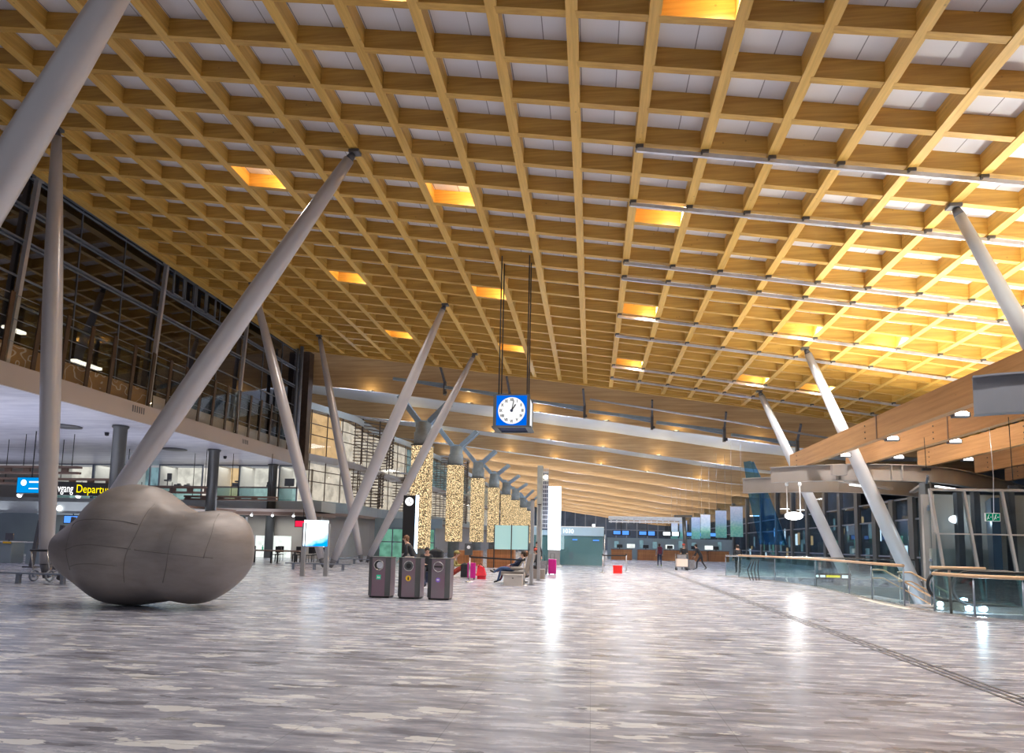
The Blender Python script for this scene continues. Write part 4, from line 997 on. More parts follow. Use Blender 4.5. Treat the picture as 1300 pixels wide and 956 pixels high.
# ------------------------------------------------------------------ recycling bins
def recycling_bin(x, y, kind, label):
    w, d, h = .60, .55, 1.08
    t = thing('recycling_bin', label, 'bin', (x,y,0), 'recycling bins')
    b = MB(); b.prism([(x-w/2+.12,y-d/2),(x+w/2-.12,y-d/2),(x+w/2,y-d/2+.1),(x+w/2,y+d/2),(x-w/2,y+d/2),(x-w/2,y-d/2+.1)], .05, h); part('body', b, 'bin', t)
    for s in (-1,1):
        b = MB(); b.add([(x+s*(w/2-.115),y-d/2-.006,.06),(x+s*(w/2+.004),y-d/2+.098,.06),(x+s*(w/2+.004),y-d/2+.098,h),(x+s*(w/2-.115),y-d/2-.006,h),(x+s*(w/2-.115),y-d/2+.01,.06),(x+s*(w/2-.02),y-d/2+.11,.06),(x+s*(w/2-.02),y-d/2+.11,h),(x+s*(w/2-.115),y-d/2+.01,h)], [(0,1,2,3),(4,7,6,5),(0,4,5,1),(3,2,6,7)])
        part('corner_panel', b, 'bin_side', t)
    b = MB(); b.prism([(x-w/2+.14,y-d/2+.02),(x+w/2-.14,y-d/2+.02),(x+w/2-.02,y-d/2+.12),(x+w/2-.02,y+d/2-.02),(x-w/2+.02,y+d/2-.02),(x-w/2+.02,y-d/2+.12)], 0, .05); part('plinth', b, 'black', t)
    b = MB(); b.prism([(x-w/2+.11,y-d/2-.01),(x+w/2-.11,y-d/2-.01),(x+w/2+.01,y-d/2+.1),(x+w/2+.01,y+d/2+.01),(x-w/2-.01,y+d/2+.01),(x-w/2-.01,y-d/2+.1)], h, h+.02); part('top_plate', b, 'bin_side', t)
    yf = y-d/2-.001; zc_ = .88
    b = MB(); N = 28; b.tube([(x+.13*cos(2*PI*i/N),yf-.004,zc_+.13*sin(2*PI*i/N)) for i in range(N+1)], .014, 6, False); part('opening_ring', b, 'chrome', t)
    if kind == 0:
        b = MB(); b.disc((x,yf,zc_), .125, .004); pl_ = part('opening', b, 'black', t)
        b = MB(); b.disc((x+.035,yf-.004,zc_), .095, .004); part('flap', b, 'galv', pl_)
        b = MB(); b.bx(x-.055,x+.065,yf-.004,yf,.5,.62); q = part('sticker', b, 'bin_green', t)
        b = MB(); b.bx(x-.03,x-.01,yf-.006,yf-.004,.53,.58); b.bx(x+.005,x+.045,yf-.006,yf-.004,.53,.57); part('pictogram', b, 'sticker_white', q)
    elif kind == 1:
        b = MB(); b.disc((x,yf,zc_), .125, .004); pl_ = part('opening_plate', b, 'bin_side', t)
        b = MB(); b.disc((x,yf-.004,zc_), .07, .004); part('opening', b, 'black', pl_)
        b = MB(); b.disc((x,yf,.55), .075, .005); q = part('sticker', b, 'bin_yellow', t)
        b = MB(); b.bx(x-.018,x+.018,yf-.008,yf-.005,.505,.575); b.bx(x-.008,x+.008,yf-.008,yf-.005,.575,.6); part('pictogram', b, 'black', q)
        b = MB(); b.rbox((x-.02,y-.15,h+.035),(.24,.1,.03),.01); tag(b.obj('napkin', 'carton', loc=(x,y-.15,h+.02)), 'pale paper left on top of the middle bin', 'paper')
    else:
        b = MB(); b.disc((x,yf,zc_), .125, .004); pl_ = part('opening_plate', b, 'bin', t)
        b = MB(); b.bx(x-.11,x+.11,yf-.008,yf-.004,zc_-.02,zc_+.02); part('slot', b, 'black', pl_)
        b = MB(); b.disc((x,yf,.53), .06, .005); q = part('sticker', b, 'bin_purple', t)
        b = MB(); b.bx(x-.03,x+.03,yf-.008,yf-.005,.515,.55); part('pictogram', b, 'sticker_white', q)
recycling_bin(-5.72,17.75,0,'left bin of the three, with a half-covered round hole and green sticker')
recycling_bin(-4.88,17.72,1,'middle bin of the three, with a round hole and yellow sticker')
recycling_bin(-4.05,17.66,2,'right bin of the three, with a slot opening and purple sticker')

# ------------------------------------------------------------------ poster stand and black tower
ps = thing('poster_stand', 'glowing blue and white poster on two dark legs', 'poster', (-11.2,26.4,0))
b = MB(); b.bar((-11.86,26.3,0),(-11.86,26.3,2.2),.17,.12,up=(0,1,0)); part('leg', b, 'grey', ps)
b = MB(); b.bar((-11.02,26.7,0),(-11.02,26.7,2.2),.17,.12,up=(0,1,0)); part('leg', b, 'grey', ps)
b = MB(); b.add([(-11.86,26.22,1.24),(-10.98,26.62,1.24),(-10.98,26.62,2.32),(-11.86,26.22,2.32),(-11.89,26.34,1.24),(-11.01,26.74,1.24),(-11.01,26.74,2.32),(-11.89,26.34,2.32)], [(0,1,2,3),(4,7,6,5),(0,4,5,1),(3,2,6,7),(0,3,7,4),(1,5,6,2)])
part('light_box', b, 'poster', ps)
tw = thing('information_tower', 'tall black information tower with white wheelchair sign and glowing right edge', 'tower', (-10.65,38,0))
b = MB(); b.rbox((-10.68,38,.4),(.76,.32,.8),.03); part('base', b, 'grey', tw)
b = MB(); b.bx(-11.06,-10.32,37.88,38.12,.8,4.22); part('panel', b, 'black', tw)
b = MB(); b.bx(-10.32,-10.20,37.9,38.15,.8,4.24); part('edge_light', b, 'edge_blue', tw)
b = MB(); b.disc((-10.7,37.87,3.85), .25, .01, n=32); sd_ = part('sign_disc', b, 'sign_white', tw)
b = MB(); b.ball((-10.72,37.85,4.0),.03,8,6); b.bar((-10.72,37.85,3.97),(-10.71,37.85,3.84),.03,.01,up=(0,1,0)); b.bar((-10.71,37.85,3.84),(-10.62,37.85,3.84),.03,.01,up=(0,1,0)); b.bar((-10.62,37.85,3.84),(-10.58,37.85,3.73),.03,.01,up=(0,1,0))
b.tube([(-10.72+.09*cos(a),37.85,3.79+.09*sin(a)) for a in [k*PI/8 for k in range(6,17)]], .012, 5); part('wheelchair_symbol', b, 'black', sd_)

# ------------------------------------------------------------------ queue posts, red box
def stanchion(x, y, h, label, sign=False, mat='chrome'):
    t = thing('queue_post', label, 'post', (x,y,0), 'steel queue posts')
    b = MB(); b.tube_z((x,y,.03), [(.03,0),(.03,h-.08)], 12); part('pole', b, mat, t)
    b = MB(); b.tube_z((x,y,0), [(.17,0),(.17,.015),(.05,.05)], 20); part('base', b, mat, t)
    b = MB(); b.tube_z((x,y,h-.08), [(.04,0),(.04,.07),(.03,.08)], 12); part('belt_head', b, 'dark', t)
    if sign:
        b = MB(); b.rbox((x-.05,y-.03,h+.22),(.32,.03,.46),.02,2); sp_ = part('sign_plate', b, 'bin_side', t)
        b = MB(); b.disc((x-.05,y-.046,h+.3), .07, .004); part('sign_symbol', b, 'sticker_white', sp_)
    return t
stanchion(.63,37.7,1.05,'left queue post beside the red box')
stanchion(2.04,39.6,1.05,'right queue post beside the red box',mat='column')
stanchion(-4.72,25.6,1.05,'queue post with a small sign in front of the magenta suitcase',True)
stanchion(-2.47,24.6,1.0,'queue post in front of the seated travellers')
b = MB(); b.bx(.63,2.04,38.6,38.62,.9,.98); 
bm_ = MB(); bm_.bar((.63,37.7,.95),(2.04,39.6,.95),.02,.07); tag(bm_.obj('queue_belt', 'dark', loc=(.63,37.7,.95)), 'dark belt between the two posts above the red box', 'belt')
bm_ = MB(); bm_.bar((-4.72,25.6,.97),(-2.47,24.6,.92),.02,.06); tag(bm_.obj('queue_belt', 'dark', loc=(-4.72,25.6,.95)), 'dark belt in front of the seated travellers', 'belt')
rb = thing('red_crate', 'small bright red crate standing alone on the floor between two posts', 'crate', (1.45,37.4,0))
b = MB(); b.box((1.45,37.4,.2),(.48,.4,.40),.0,1.04); part('body', b, 'redbox', rb)
b = MB(); b.rbox((1.45,37.4,.41),(.53,.45,.04),.02,2); part('rim', b, 'redbox', rb)

# ------------------------------------------------------------------ bench and luggage
bn = thing('lounge_bench', 'taupe airport seat bench with a round cushioned arm', 'bench', (-2.9,25.6,0))
b = MB(); b.rbox((-2.9,25.7,.40),(1.0,1.6,.14),.08); part('seat', b, 'seat', bn)
b = MB(); b.bar((-2.45,25.0,.45),(-2.30,25.0,1.15),.12,.1,up=(0,1,0)); b.add([(-2.52,24.9,.4),(-2.38,24.9,.4),(-2.2,24.9,1.15),(-2.32,24.9,1.15),(-2.52,26.5,.4),(-2.38,26.5,.4),(-2.2,26.5,1.15),(-2.32,26.5,1.15)], [(0,1,2,3),(4,7,6,5),(0,4,5,1),(1,5,6,2),(2,6,7,3),(3,7,4,0)]); part('backrest', b, 'seat', bn)
for y in (25.0,26.4):
    b = MB(); b.bx(-2.95,-2.85,y-.05,y+.05,0,.34); b.bx(-3.2,-2.5,y-.06,y+.06,0,.04); part('leg', b, 'grey', bn)
b = MB(); b.ball((-2.78,24.9,.60),(.27,.10,.07),16,8); part('armrest', b, 'seat', bn)
cs = thing('power_box', 'pale grey low box with a dark latch at the near end of the bench', 'box', (-2.83,24.25,0))
b = MB(); b.rbox((-2.83,24.25,.19),(.68,.42,.38),.02); part('body', b, 'box_grey', cs)
b = MB(); b.rbox((-2.83,24.25,.39),(.71,.45,.03),.02); part('lid', b, 'box_grey', cs)
b = MB(); b.rbox((-2.83,24.03,.28),(.06,.02,.03),.008,2); part('latch', b, 'black', cs)
def suitcase(x, y, w, d, h, mat, label, group=None, rz=0.):
    t = thing('suitcase', label, 'suitcase', (0,0,0), group); t.location = (x,y,0); t.rotation_euler = (0,0,rz); WP[t.name] = Vector((0,0,0))
    b = MB(); b.rbox((0,0,.06+h/2),(w,d,h),.06,4)
    for k in range(4): b.bx(-w/2+.06+k*(w-.12)/4,-w/2+.09+k*(w-.12)/4,-d/2-.008,d/2+.008,.12,h-.02)
    part('shell', b, mat, t)
    for sx in (-1,1):
        for sy in (-1,1): b = MB(); b.ball((sx*(w/2-.06),sy*(d/2-.05),.035),(.025,.035,.035),8,6); part('wheel', b, 'dark', t)
    b = MB(); b.tube([(-.1,d/4,h+.05),(-.1,d/4,h+.34),(.1,d/4,h+.34),(.1,d/4,h+.05)], .012, 6); part('handle', b, 'dark', t)
    return t
suitcase(-5.0,27.6,.34,.5,.62,'magenta','magenta hard suitcase standing behind the queue post with a sign',rz=.15)
b = MB(); b.prism([(-4.80,27.75),(-4.45,27.75),(-4.45,28.05),(-4.80,28.05)],.12,.14); b.add([(-4.82,27.7,.14),(-4.42,27.75,.16),(-4.42,28.05,.16),(-4.82,28.1,.14),(-4.78,27.8,.60),(-4.52,27.82,.50),(-4.52,27.98,.50),(-4.78,28.0,.60)],[(0,3,2,1),(4,5,6,7),(0,1,5,4),(1,2,6,5),(2,3,7,6),(3,0,4,7)]); bgt = thing('red_duffel_bag', 'bright red soft bag leaning on the magenta suitcase', 'bag', (-4.58,27.9,0))
part('body', b, 'red', bgt); b = MB(); b.tube([(-4.75,27.75,.5),(-4.65,27.7,.68),(-4.5,27.75,.5)], .015, 6); part('handle', b, 'plum', bgt)
b = MB(); b.rbox((-4.62,27.9,.06),(.36,.24,.12),.05); part('side_pouch', b, 'red', bgt)
suitcase(-1.95,33.5,.4,.3,.72,'magenta','crimson suitcase standing just right of the two slim posts')
suitcase(-2.45,33.6,.5,.3,.62,'greyc','grey suitcase between the slim posts and the crimson suitcase')
def backpack(x, y, mat, label, z=0, s=1.):
    t = thing('backpack', label, 'backpack', (x,y,z))
    b = MB(); b.rbox((x,y,z+.30*s),(.34*s,.24*s,.54*s),.09,4); b.ball((x,y,z+.56*s),(.17*s,.12*s,.08*s),12,6); part('body', b, mat, t)
    b = MB(); b.rbox((x,y-.14*s,z+.22*s),(.26*s,.08*s,.28*s),.03,3); part('front_pocket', b, mat, t)
    b = MB(); b.tube([(x-.05,y,z+.62*s),(x,y,z+.68*s),(x+.05,y,z+.62*s)], .01, 6); part('top_loop', b, 'dark', t)
backpack(-5.45,28.4,'jacket_black','black backpack standing in front of the person on the floor')
backpack(-6.55,26.6,'jacket_black','large black bag piled behind the gap between middle and right bins',0,1.25)
backpack(-7.0,29.5,'jacket_black','black bag heaped up beside the seated dark-clothed people',.0,1.9)

# ------------------------------------------------------------------ people
def person(label, x, y, rz, pose, top, bottom, shoe='shoe', hair='hair', cap=None, extra=None, z=0., scale=1.):
    P = {}
    def J(n, *c): P[n] = Vector(c)
    if pose == 'stand' or pose == 'walk' or pose == 'push' or pose == 'stoop':
        st = .28 if pose in ('walk','push') else (.34 if pose == 'stoop' else .05); ln = {'stoop': .34, 'push': .12}.get(pose, .03)
        J('pel',0,0,.94); J('sp',ln*.3,0,1.12); J('ch',ln*.7,0,1.32); J('nk',ln,0,1.47); J('hd',ln+.03,0,1.60); J('ht',ln+.03,0,1.70)
        J('hipL',0,.09,.90); J('kneeL',st*.75,.10,.50); J('ankL',st*.8,.10,.09); J('toeL',st*.8+.17,.11,.035)
        J('hipR',0,-.09,.90); J('kneeR',-st*.2,-.10,.49); J('ankR',-st,-.10,.12 if st > .1 else .09); J('toeR',-st+.15,-.11,.03)
        J('shL',ln*.9,.18,1.40); J('shR',ln*.9,-.18,1.40)
        if pose == 'push':
            J('elL',ln+.12,.24,1.16); J('wrL',ln+.38,.20,1.10); J('elR',ln+.12,-.24,1.16); J('wrR',ln+.38,-.20,1.10)
        else:
            J('elL',ln-.05-.15*st,.25,1.14); J('wrL',ln+.05-.2*st,.26,.90); J('elR',ln+.02+.2*st,-.25,1.13); J('wrR',ln+.16+.3*st,-.25,.92)
    elif pose == 'sit':
        J('pel',0,0,.52); J('sp',.0,0,.70); J('ch',.03,0,.92); J('nk',.08,0,1.07); J('hd',.13,0,1.19); J('ht',.14,0,1.29)
        J('hipL',.03,.09,.50); J('kneeL',.44,.13,.52); J('ankL',.42,.13,.10); J('toeL',.58,.15,.035)
        J('hipR',.03,-.09,.50); J('kneeR',.44,-.13,.52); J('ankR',.50,-.13,.10); J('toeR',.66,-.15,.035)
        J('shL',.05,.18,1.0); J('shR',.05,-.18,1.0); J('elL',.1,.25,.76); J('wrL',.32,.14,.68); J('elR',.1,-.25,.76); J('wrR',.32,-.12,.70)
    elif pose == 'recline':
        J('pel',0,0,.55); J('sp',-.14,0,.70); J('ch',-.28,0,.87); J('nk',-.36,0,1.00); J('hd',-.38,0,1.12); J('ht',-.38,0,1.22)
        J('hipL',.03,.09,.55); J('kneeL',.44,.10,.60); J('ankL',.72,.02,.42); J('toeL',.88,.0,.50)
        J('hipR',.03,-.09,.54); J('kneeR',.46,-.10,.52); J('ankR',.58,-.08,.10); J('toeR',.74,-.08,.04)
        J('shL',-.28,.18,.94); J('shR',-.28,-.18,.94); J('elL',-.1,.25,.76); J('wrL',.1,.10,.70); J('elR',-.1,-.25,.76); J('wrR',.1,-.06,.72)
    else:   # floor
        J('pel',0,0,.12); J('sp',-.02,0,.32); J('ch',.04,0,.54); J('nk',.12,0,.70); J('hd',.2,0,.82); J('ht',.24,0,.91)
        J('hipL',.03,.09,.12); J('kneeL',.42,.16,.36); J('ankL',.78,.14,.08); J('toeL',.92,.16,.12)
        J('hipR',.03,-.09,.12); J('kneeR',.44,-.16,.42); J('ankR',.66,-.14,.07); J('toeR',.82,-.16,.04)
        J('shL',.07,.18,.63); J('shR',.07,-.18,.63); J('elL',.2,.26,.42); J('wrL',.4,.16,.44); J('elR',.2,-.26,.42); J('wrR',.42,-.12,.46)
    rad = dict(pel=.155,sp=.135,ch=.15,nk=.055,hd=.088,ht=.07,hipL=.095,kneeL=.06,ankL=.042,toeL=.035,hipR=.095,kneeR=.06,ankR=.042,toeR=.035,shL=.065,shR=.065,elL=.045,wrL=.028,elR=.045,wrR=.028)
    E = [('pel','sp'),('sp','ch'),('ch','nk'),('nk','hd'),('hd','ht'),('pel','hipL'),('hipL','kneeL'),('kneeL','ankL'),('ankL','toeL'),('pel','hipR'),('hipR','kneeR'),('kneeR','ankR'),('ankR','toeR'),('ch','shL'),('shL','elL'),('elL','wrL'),('ch','shR'),('shR','elR'),('elR','wrR')]
    for s in 'LR':
        d = (P['wr'+s]-P['el'+s]).normalized(); sd = d.cross(Vector((0,1,0) if abs(d.y) < .8 else (1,0,0))).normalized(); sd2 = d.cross(sd)
        P['pa'+s] = P['wr'+s]+d*.06; rad['pa'+s] = .03; E.append(('wr'+s,'pa'+s))
        for q, (o, l) in enumerate(((-.027,.075),(-.009,.085),(.009,.08),(.027,.065))):
            n1, n2 = 'f%d%s' % (q,s), 'g%d%s' % (q,s); P[n1] = P['pa'+s]+d*.035+sd2*o; P[n2] = P['pa'+s]+d*(.03+l*.8)+sd2*o*1.1+sd*.02
            rad[n1] = .010; rad[n2] = .007; E += [('pa'+s,n1),(n1,n2)]
        P['th'+s] = P['wr'+s]+d*.05+sd2*.045; rad['th'+s] = .010; E.append(('wr'+s,'th'+s))
    names = list(P); me = bpy.data.meshes.new('b'); me.from_pydata([P[n] for n in names], [(names.index(a),names.index(c)) for a,c in E], [])
    o = bpy.data.objects.new('b', me); C.objects.link(o); md = o.modifiers.new('s','SKIN')
    for k, n in enumerate(names):
        sv = me.skin_vertices[0].data[k]; r = rad[n]; sv.radius = (r, r*(.8 if n in ('pel','sp','ch') else 1)); sv.use_root = (n == 'pel')
    o.modifiers.new('u','SUBSURF').levels = 2
    me2 = bpy.data.meshes.new_from_object(o.evaluated_get(bpy.context.evaluated_depsgraph_get()))
    bpy.data.objects.remove(o)
    def seg(p, a, c):
        ab = c-a; t = max(0,min(1,(p-a).dot(ab)/ab.length_squared)); return (p-(a+ab*t)).length
    zones = [('top',('pel','sp')),('top',('sp','ch')),('top',('ch','shL')),('top',('ch','shR')),('top',('shL','elL')),('top',('elL','wrL')),('top',('shR','elR')),('top',('elR','wrR')),('bot',('hipL','kneeL')),('bot',('kneeL','ankL')),('bot',('hipR','kneeR')),('bot',('kneeR','ankR')),('shoe',('ankL','toeL')),('shoe',('ankR','toeR')),('skin',('nk','hd')),('skin',('hd','ht')),('skin',('wrL','paL')),('skin',('paL','g1L')),('skin',('wrR','paR')),('skin',('paR','g1R'))]
    mats = ['skin', top, bottom, shoe, 'black', 'redcloth']; idx = dict(skin=0, top=1, bot=2, shoe=3)
    me2.materials.clear()
    for m in mats: me2.materials.append(M[m])
    for f in me2.polygons:
        c = f.center; f.use_smooth = True
        f.material_index = idx[min(zones, key=lambda z_: seg(c, P[z_[1][0]], P[z_[1][1]]))[0]]
    # face: nose, eyes, mouth, ears
    fd = Vector((1,0,0)); hd = P['hd']
    bm = bmesh.new(); bm.from_mesh(me2)
    def blob(c, r, mi):
        q = bmesh.ops.create_icosphere(bm, subdivisions=1, radius=1, matrix=Matrix.Translation(c) @ Matrix.Diagonal((*r,1)))
        for v in q['verts']:
            for f in v.link_faces: f.material_index = mi; f.smooth = True
    blob(hd+Vector((.088,0,.0)), (.022,.014,.026), 0)
    for s in (-1,1):
        blob(hd+Vector((.076,s*.032,.025)), (.010,.013,.008), 4); blob(hd+Vector((0,s*.088,.0)), (.018,.010,.028), 0)
    blob(hd+Vector((.078,0,-.042)), (.010,.026,.007), 5)
    bm.to_mesh(me2); bm.free(); me2.name = 'body'
    t = bpy.data.objects.new('person', None); C.objects.link(t); t.location = (x,y,z); t.rotation_euler = (0,0,rz); t.scale = (scale,)*3
    tag(t, label, 'person'); WP[t.name] = Vector((0,0,0))
    bo = bpy.data.objects.new('body', me2); C.objects.link(bo); bo.parent = t
    b = MB(); h = hd+Vector((-.012,0,.03)); n, m = 14, 8; vs = []; 
    b.ball(h+Vector((-.012,0,.012)), (.100,.098,.105), 14, 8); b.ball(h+Vector((-.05,0,-.05)), (.055,.08,.07), 12, 7)
    part('hair', b, hair, t)
    if cap:
        b = MB(); b.ball(h+Vector((0,0,.045)), (.11,.105,.085), 14, 8); b.ball(h+Vector((.1,0,.03)), (.07,.06,.012), 12, 6); part('cap', b, cap, t)
    return t
person('person in a dark green jacket striding left behind the middle bin', -5.75,21.4,PI,'stoop','jacket_black','navy',hair='hair_brown')
person('dark-clothed person sitting behind the gap between the middle and right bins', -6.2,24.6,-PI/2+.4,'sit','jacket_black','jacket_black')
b = MB(); b.rbox((-6.2,24.62,.2),(.5,.4,.4),.08); tag(b.obj('dark_holdall', 'navy', loc=(-6.2,24.6,0)), 'dark holdall serving as a seat behind the bins', 'bag')
person('person in an olive cap and rust-red trousers seated on the floor right of the bins', -6.15,28.9,.0,'floor','olive','redcloth',hair='hair_brown',cap='olive',scale=1.2)
person('person in navy and denim lounging on the bench with crossed legs', -2.98,25.25,PI,'recline','navy','denim',hair='hair')
person('person in a cream sweater and plum trousers lounging on the far side of the bench', -2.98,26.1,PI,'recline','cream','plum',hair='hair_brown')
person('person with an orange cap seated beyond the two slim posts', -2.35,29.6,PI,'sit','jacket_black','jacket_black',cap='redcloth')
b = MB(); b.rbox((-2.35,29.6,.21),(.6,.6,.42),.1); tag(b.obj('pouffe', 'seat', loc=(-2.35,29.6,0)), 'taupe block seat under the person beyond the slim posts', 'seat')
person('dark-haired person standing behind the crimson suitcase', -2.9,35.6,-PI/2,'stand','jacket_black','greyc',scale=.95)
person('person with a grey backpack and lime shoes walking away in the rear hall', 5.2,52,PI/2,'walk','greyc','navy','shoe_lime')
backpack(5.2,51.72,'plum','dark red backpack worn by the person in lime shoes',.92,.95)
person('person in black pushing a loaded luggage trolley towards the camera', 6.15,45.6,-PI/2-.1,'push','jacket_black','jacket_black',cap='redcloth')
person('person in black bending beside the glass balustrade under the banners', 7.5,47.,PI*.85,'stoop','jacket_black','jacket_black')
person('person in dark clothes behind the left end of the wooden handrail', 8.9,42.,PI/2,'stand','jacket_black','jacket_black')
person('small distant figure in black between the check-in desks and the banners', 12.6,82,-PI/2,'stand','jacket_black','jacket_black')
lt = thing('luggage_trolley', 'steel luggage trolley carrying boxes, pushed by the person in black', 'trolley', (5.9,44.7,0))
b = MB(); b.bx(5.5,6.3,44.4,45.1,.2,.25); b.tube([(5.55,45.1,.2),(5.55,45.2,1.05),(6.25,45.2,1.05),(6.25,45.1,.2)], .025, 6); part('frame', b, 'chrome', lt)
for sx in (5.55,6.25):
    for sy in (44.45,45.1): b = MB(); b.tube([(sx-.03,sy,.1),(sx+.03,sy,.1)], .1, 12); part('wheel', b, 'dark', lt)
b = MB(); b.rbox((5.9,44.7,.5),(.72,.55,.48),.03); tag(b.obj('carton', 'carton', loc=(5.9,44.7,.26)), 'pale carton lying on the luggage trolley', 'box')
b = MB(); b.rbox((5.9,44.75,.88),(.6,.4,.26),.08); tag(b.obj('travel_bag', 'greyc', loc=(5.9,44.7,.74)), 'grey bag on top of the pale carton', 'bag')
suitcase(6.75,46.2,.4,.3,.6,'greyc','dark suitcase beside the bending person')

# ------------------------------------------------------------------ right side: timber beams on curved steel
ZB = 5.8
wb = [(10.95,5.,37.6,'longest timber beam on the right, nearest the hall, with dark bolts'),(13.5,5.,36.6,'second timber beam from the hall side on the right'),(16.8,8.,36.,'third timber beam from the hall side on the right'),(20.6,10.,38.,'fourth timber beam from the hall side on the right'),(24.4,14,42.,'outermost timber beam on the right')]
for n, (x, y0, y1, l) in enumerate(wb):
    t = thing('timber_beam', l, 'beam', (x,y1,ZB), 'straight timber beams on the right')
    b = MB(); b.bx(x-.14,x+.14,y0,y1,ZB+.02,ZB+.9); bmo = part('beam', b, 'glulam', t)
    b = MB()
    for yy in (y1-1.2, 27.5, 19.6):
        for dz in (.2,.45,.7): b.disc((x-.14,yy,ZB+dz), .03, .02, (-1,0,0), 10)
    part('bolts', b, 'dark', bmo)
    b = MB(); b.bx(x-.16,x+.16,26.4,26.46,ZB+.01,ZB+.92); part('joint_plate', b, 'brown_soffit', t)
n = 0
for q in range(4):
    xg = (wb[q][0]+wb[q+1][0])/2; side = wb[q][0]+.14
    for m in range(4):
        y = 17.2+m*4.8+q*.6
        t = thing('beam_uplight', 'small grey uplight between timber beams %s and %s on the right, %s from the camera' % (ORD[q],ORD[q+1],ORD[m]), 'lamp', (side+.4,y,ZB+.1), 'small uplights between the timber beams')
        b = MB(); b.rbox((side+.42,y,ZB+.06),(.5,.26,.14),.05); b.bx(side,side+.2,y-.04,y+.04,ZB+.04,ZB+.1); part('housing', b, 'dgrey', t)
        b = MB(); b.rbox((side+.42,y,ZB+.15),(.36,.2,.03),.05); b.bx(side+.2,side+.6,y-.15,y-.125,ZB+.02,ZB+.12); part('lens', b, 'lamp_white', t)
        light('SPOT', (side+.42,y,ZB+.95), (900,1200,1300,1300)[m], (1,.95,.82), .15, (PI,0,0), R(150), blend=1.)
def ibeam(label, pts, h, w, mat, name='curved_steel_beam'):
    t = thing(name, label, 'steel beam', pts[0], 'grey steel ring beams on the right')
    b = MB(); b.strip([(x,y,z-h+.03) for x,y,z in pts], .05, h-.06); part('web', b, mat, t)
    b = MB(); b.strip([(x,y,z-.045) for x,y,z in pts], w, .045); part('top_flange', b, mat, t)
    b = MB(); b.strip([(x,y,z-h) for x,y,z in pts], w, .045); part('bottom_flange', b, mat, t)
    return t
def arc(P, n=24):
    out = []
    for k in range(n+1):
        u = k/n*(len(P)-1); i = min(int(u), len(P)-2); t = u-i
        p0, p1, p2, p3 = (P[max(0,min(len(P)-1,i+d))] for d in (-1,0,1,2))
        out.append(tuple(.5*((2*b)+(-a+c)*t+(2*a-5*b+4*c-d)*t*t+(-a+3*b-3*c+d)*t**3) for a,b,c,d in zip(p0,p1,p2,p3)))
    return out
t = ibeam('long curved grey steel beam under the timber beams, front one', arc([(9.35,35.9,ZB),(11.4,34.7,ZB),(13.5,34.15,ZB),(17.1,35.1,ZB),(21,38.6,ZB),(27,45,ZB)]), .82, .34, 'steel')
for x in (12.1, 14.6, 15.1):
    b = MB(); b.bx(x-.02,x+.02,34.1,34.45,ZB-.8,ZB-.04); part('stiffener', b, 'steel', t)
ibeam('rear curved grey steel beam, seen below and behind the front one', arc([(9.0,40.8,ZB-.1),(11.,39.7,ZB-.1),(14.6,39.4,ZB-.1),(19.4,42,ZB-.1),(25,48,ZB-.1)]), .9, .34, 'steel')
ibeam('short dark steel beam cutting across the timber at the right edge', arc([(9.15,16.9,ZB),(10.3,16.5,ZB),(14,16.2,ZB),(20,17.5,ZB)]), .95, .34, 'steel_d')
b = MB(); b.bx(11.7,12.4,33.75,34.02,ZB-.6,ZB-.1); tag(b.obj('junction_box', 'steel', loc=(13,33.2,5.3)), 'grey steel junction box on the side of the front curved beam', 'box')
for n, (xa, ya, xb, yb) in enumerate(((12.6,35.2,16.5,38.8),(16.9,35.6,18.6,41.))):
    b = MB(); b.bar((xa,ya,ZB-.75),(xb,yb,ZB-.8),.3,.12); tag(b.obj('cross_member', 'steel', loc=(xa,ya,5.1)), 'flat grey steel cross member between the two curved beams, %s from the left' % ORD[n], 'steel beam', 'cross members between the curved beams')
    b = MB(); b.bar((xa+.6,ya+.4,ZB-.9),(xa+2.4,ya+2.0,ZB-.9),.14,.06); tag(b.obj('linear_lamp', 'lamp_soft', loc=(xa+1,ya+1,4.9)), 'white strip light under the curved steel beams, %s from the left' % ORD[n], 'lamp', 'strip lights under the curved steel beams')
# round hanging lamp
pl = thing('disc_pendant_lamp', 'bright round disc lamp hanging on two rods from the curved steel beam', 'lamp', (10.55,36.2,3.1))
b = MB(); b.tube_z((10.55,36.2,3.12), [(.10,-.05),(.32,0),(.44,.10),(.44,.22),(.32,.32),(.1,.36)], 28); part('shade', b, 'lamp_white', pl)
for dx in (-.33,.33): b = MB(); b.tube([(10.55+dx,36.2,3.4),(10.55+dx,36.2,4.9)], .03, 8); part('rod', b, 'white', pl)
for dx in (-.33,.33): b = MB(); b.tube_z((10.55+dx,36.2,4.85), [(.06,0),(.1,.1),(.06,.22)], 10); part('mount', b, 'white', pl)
light('POINT', (10.55,36.0,2.9), 70, (.95,.97,1.), .4)
# translucent blue plastic sheeting hanging
def sheet():
    m = glass('blue_sheet', (.45,.72,.95), .06, .35, gcol=(.3,.6,.9)); M['sheet'] = m
    b = MB(); vs = []; n, k = 14, 10
    for j in range(n+1):
        u = j/n
        for i in range(k+1):
            s = i/k; x = 10.2+u*.9+s*(.7+1.2*u); y = 46+.25*sin(s*9+u*4); z = 7.4-u*5.6
            vs.append((x,y,z))
    for j in range(n):
        for i in range(k): q = j*(k+1)+i; b_ = (q,q+1,q+k+2,q+k+1); b.f.append(list(b_)); b.mi.append(0); b.sm.append(True)
    b.v = vs
    o = b.obj('plastic_sheet', 'sheet', loc=(11,46,1.8)); md = o.modifiers.new('t','SOLIDIFY'); md.thickness = .01
    tag(o, 'sheer blue plastic sheeting hanging behind the left end of the curved steel beam', 'sheeting')
sheet()
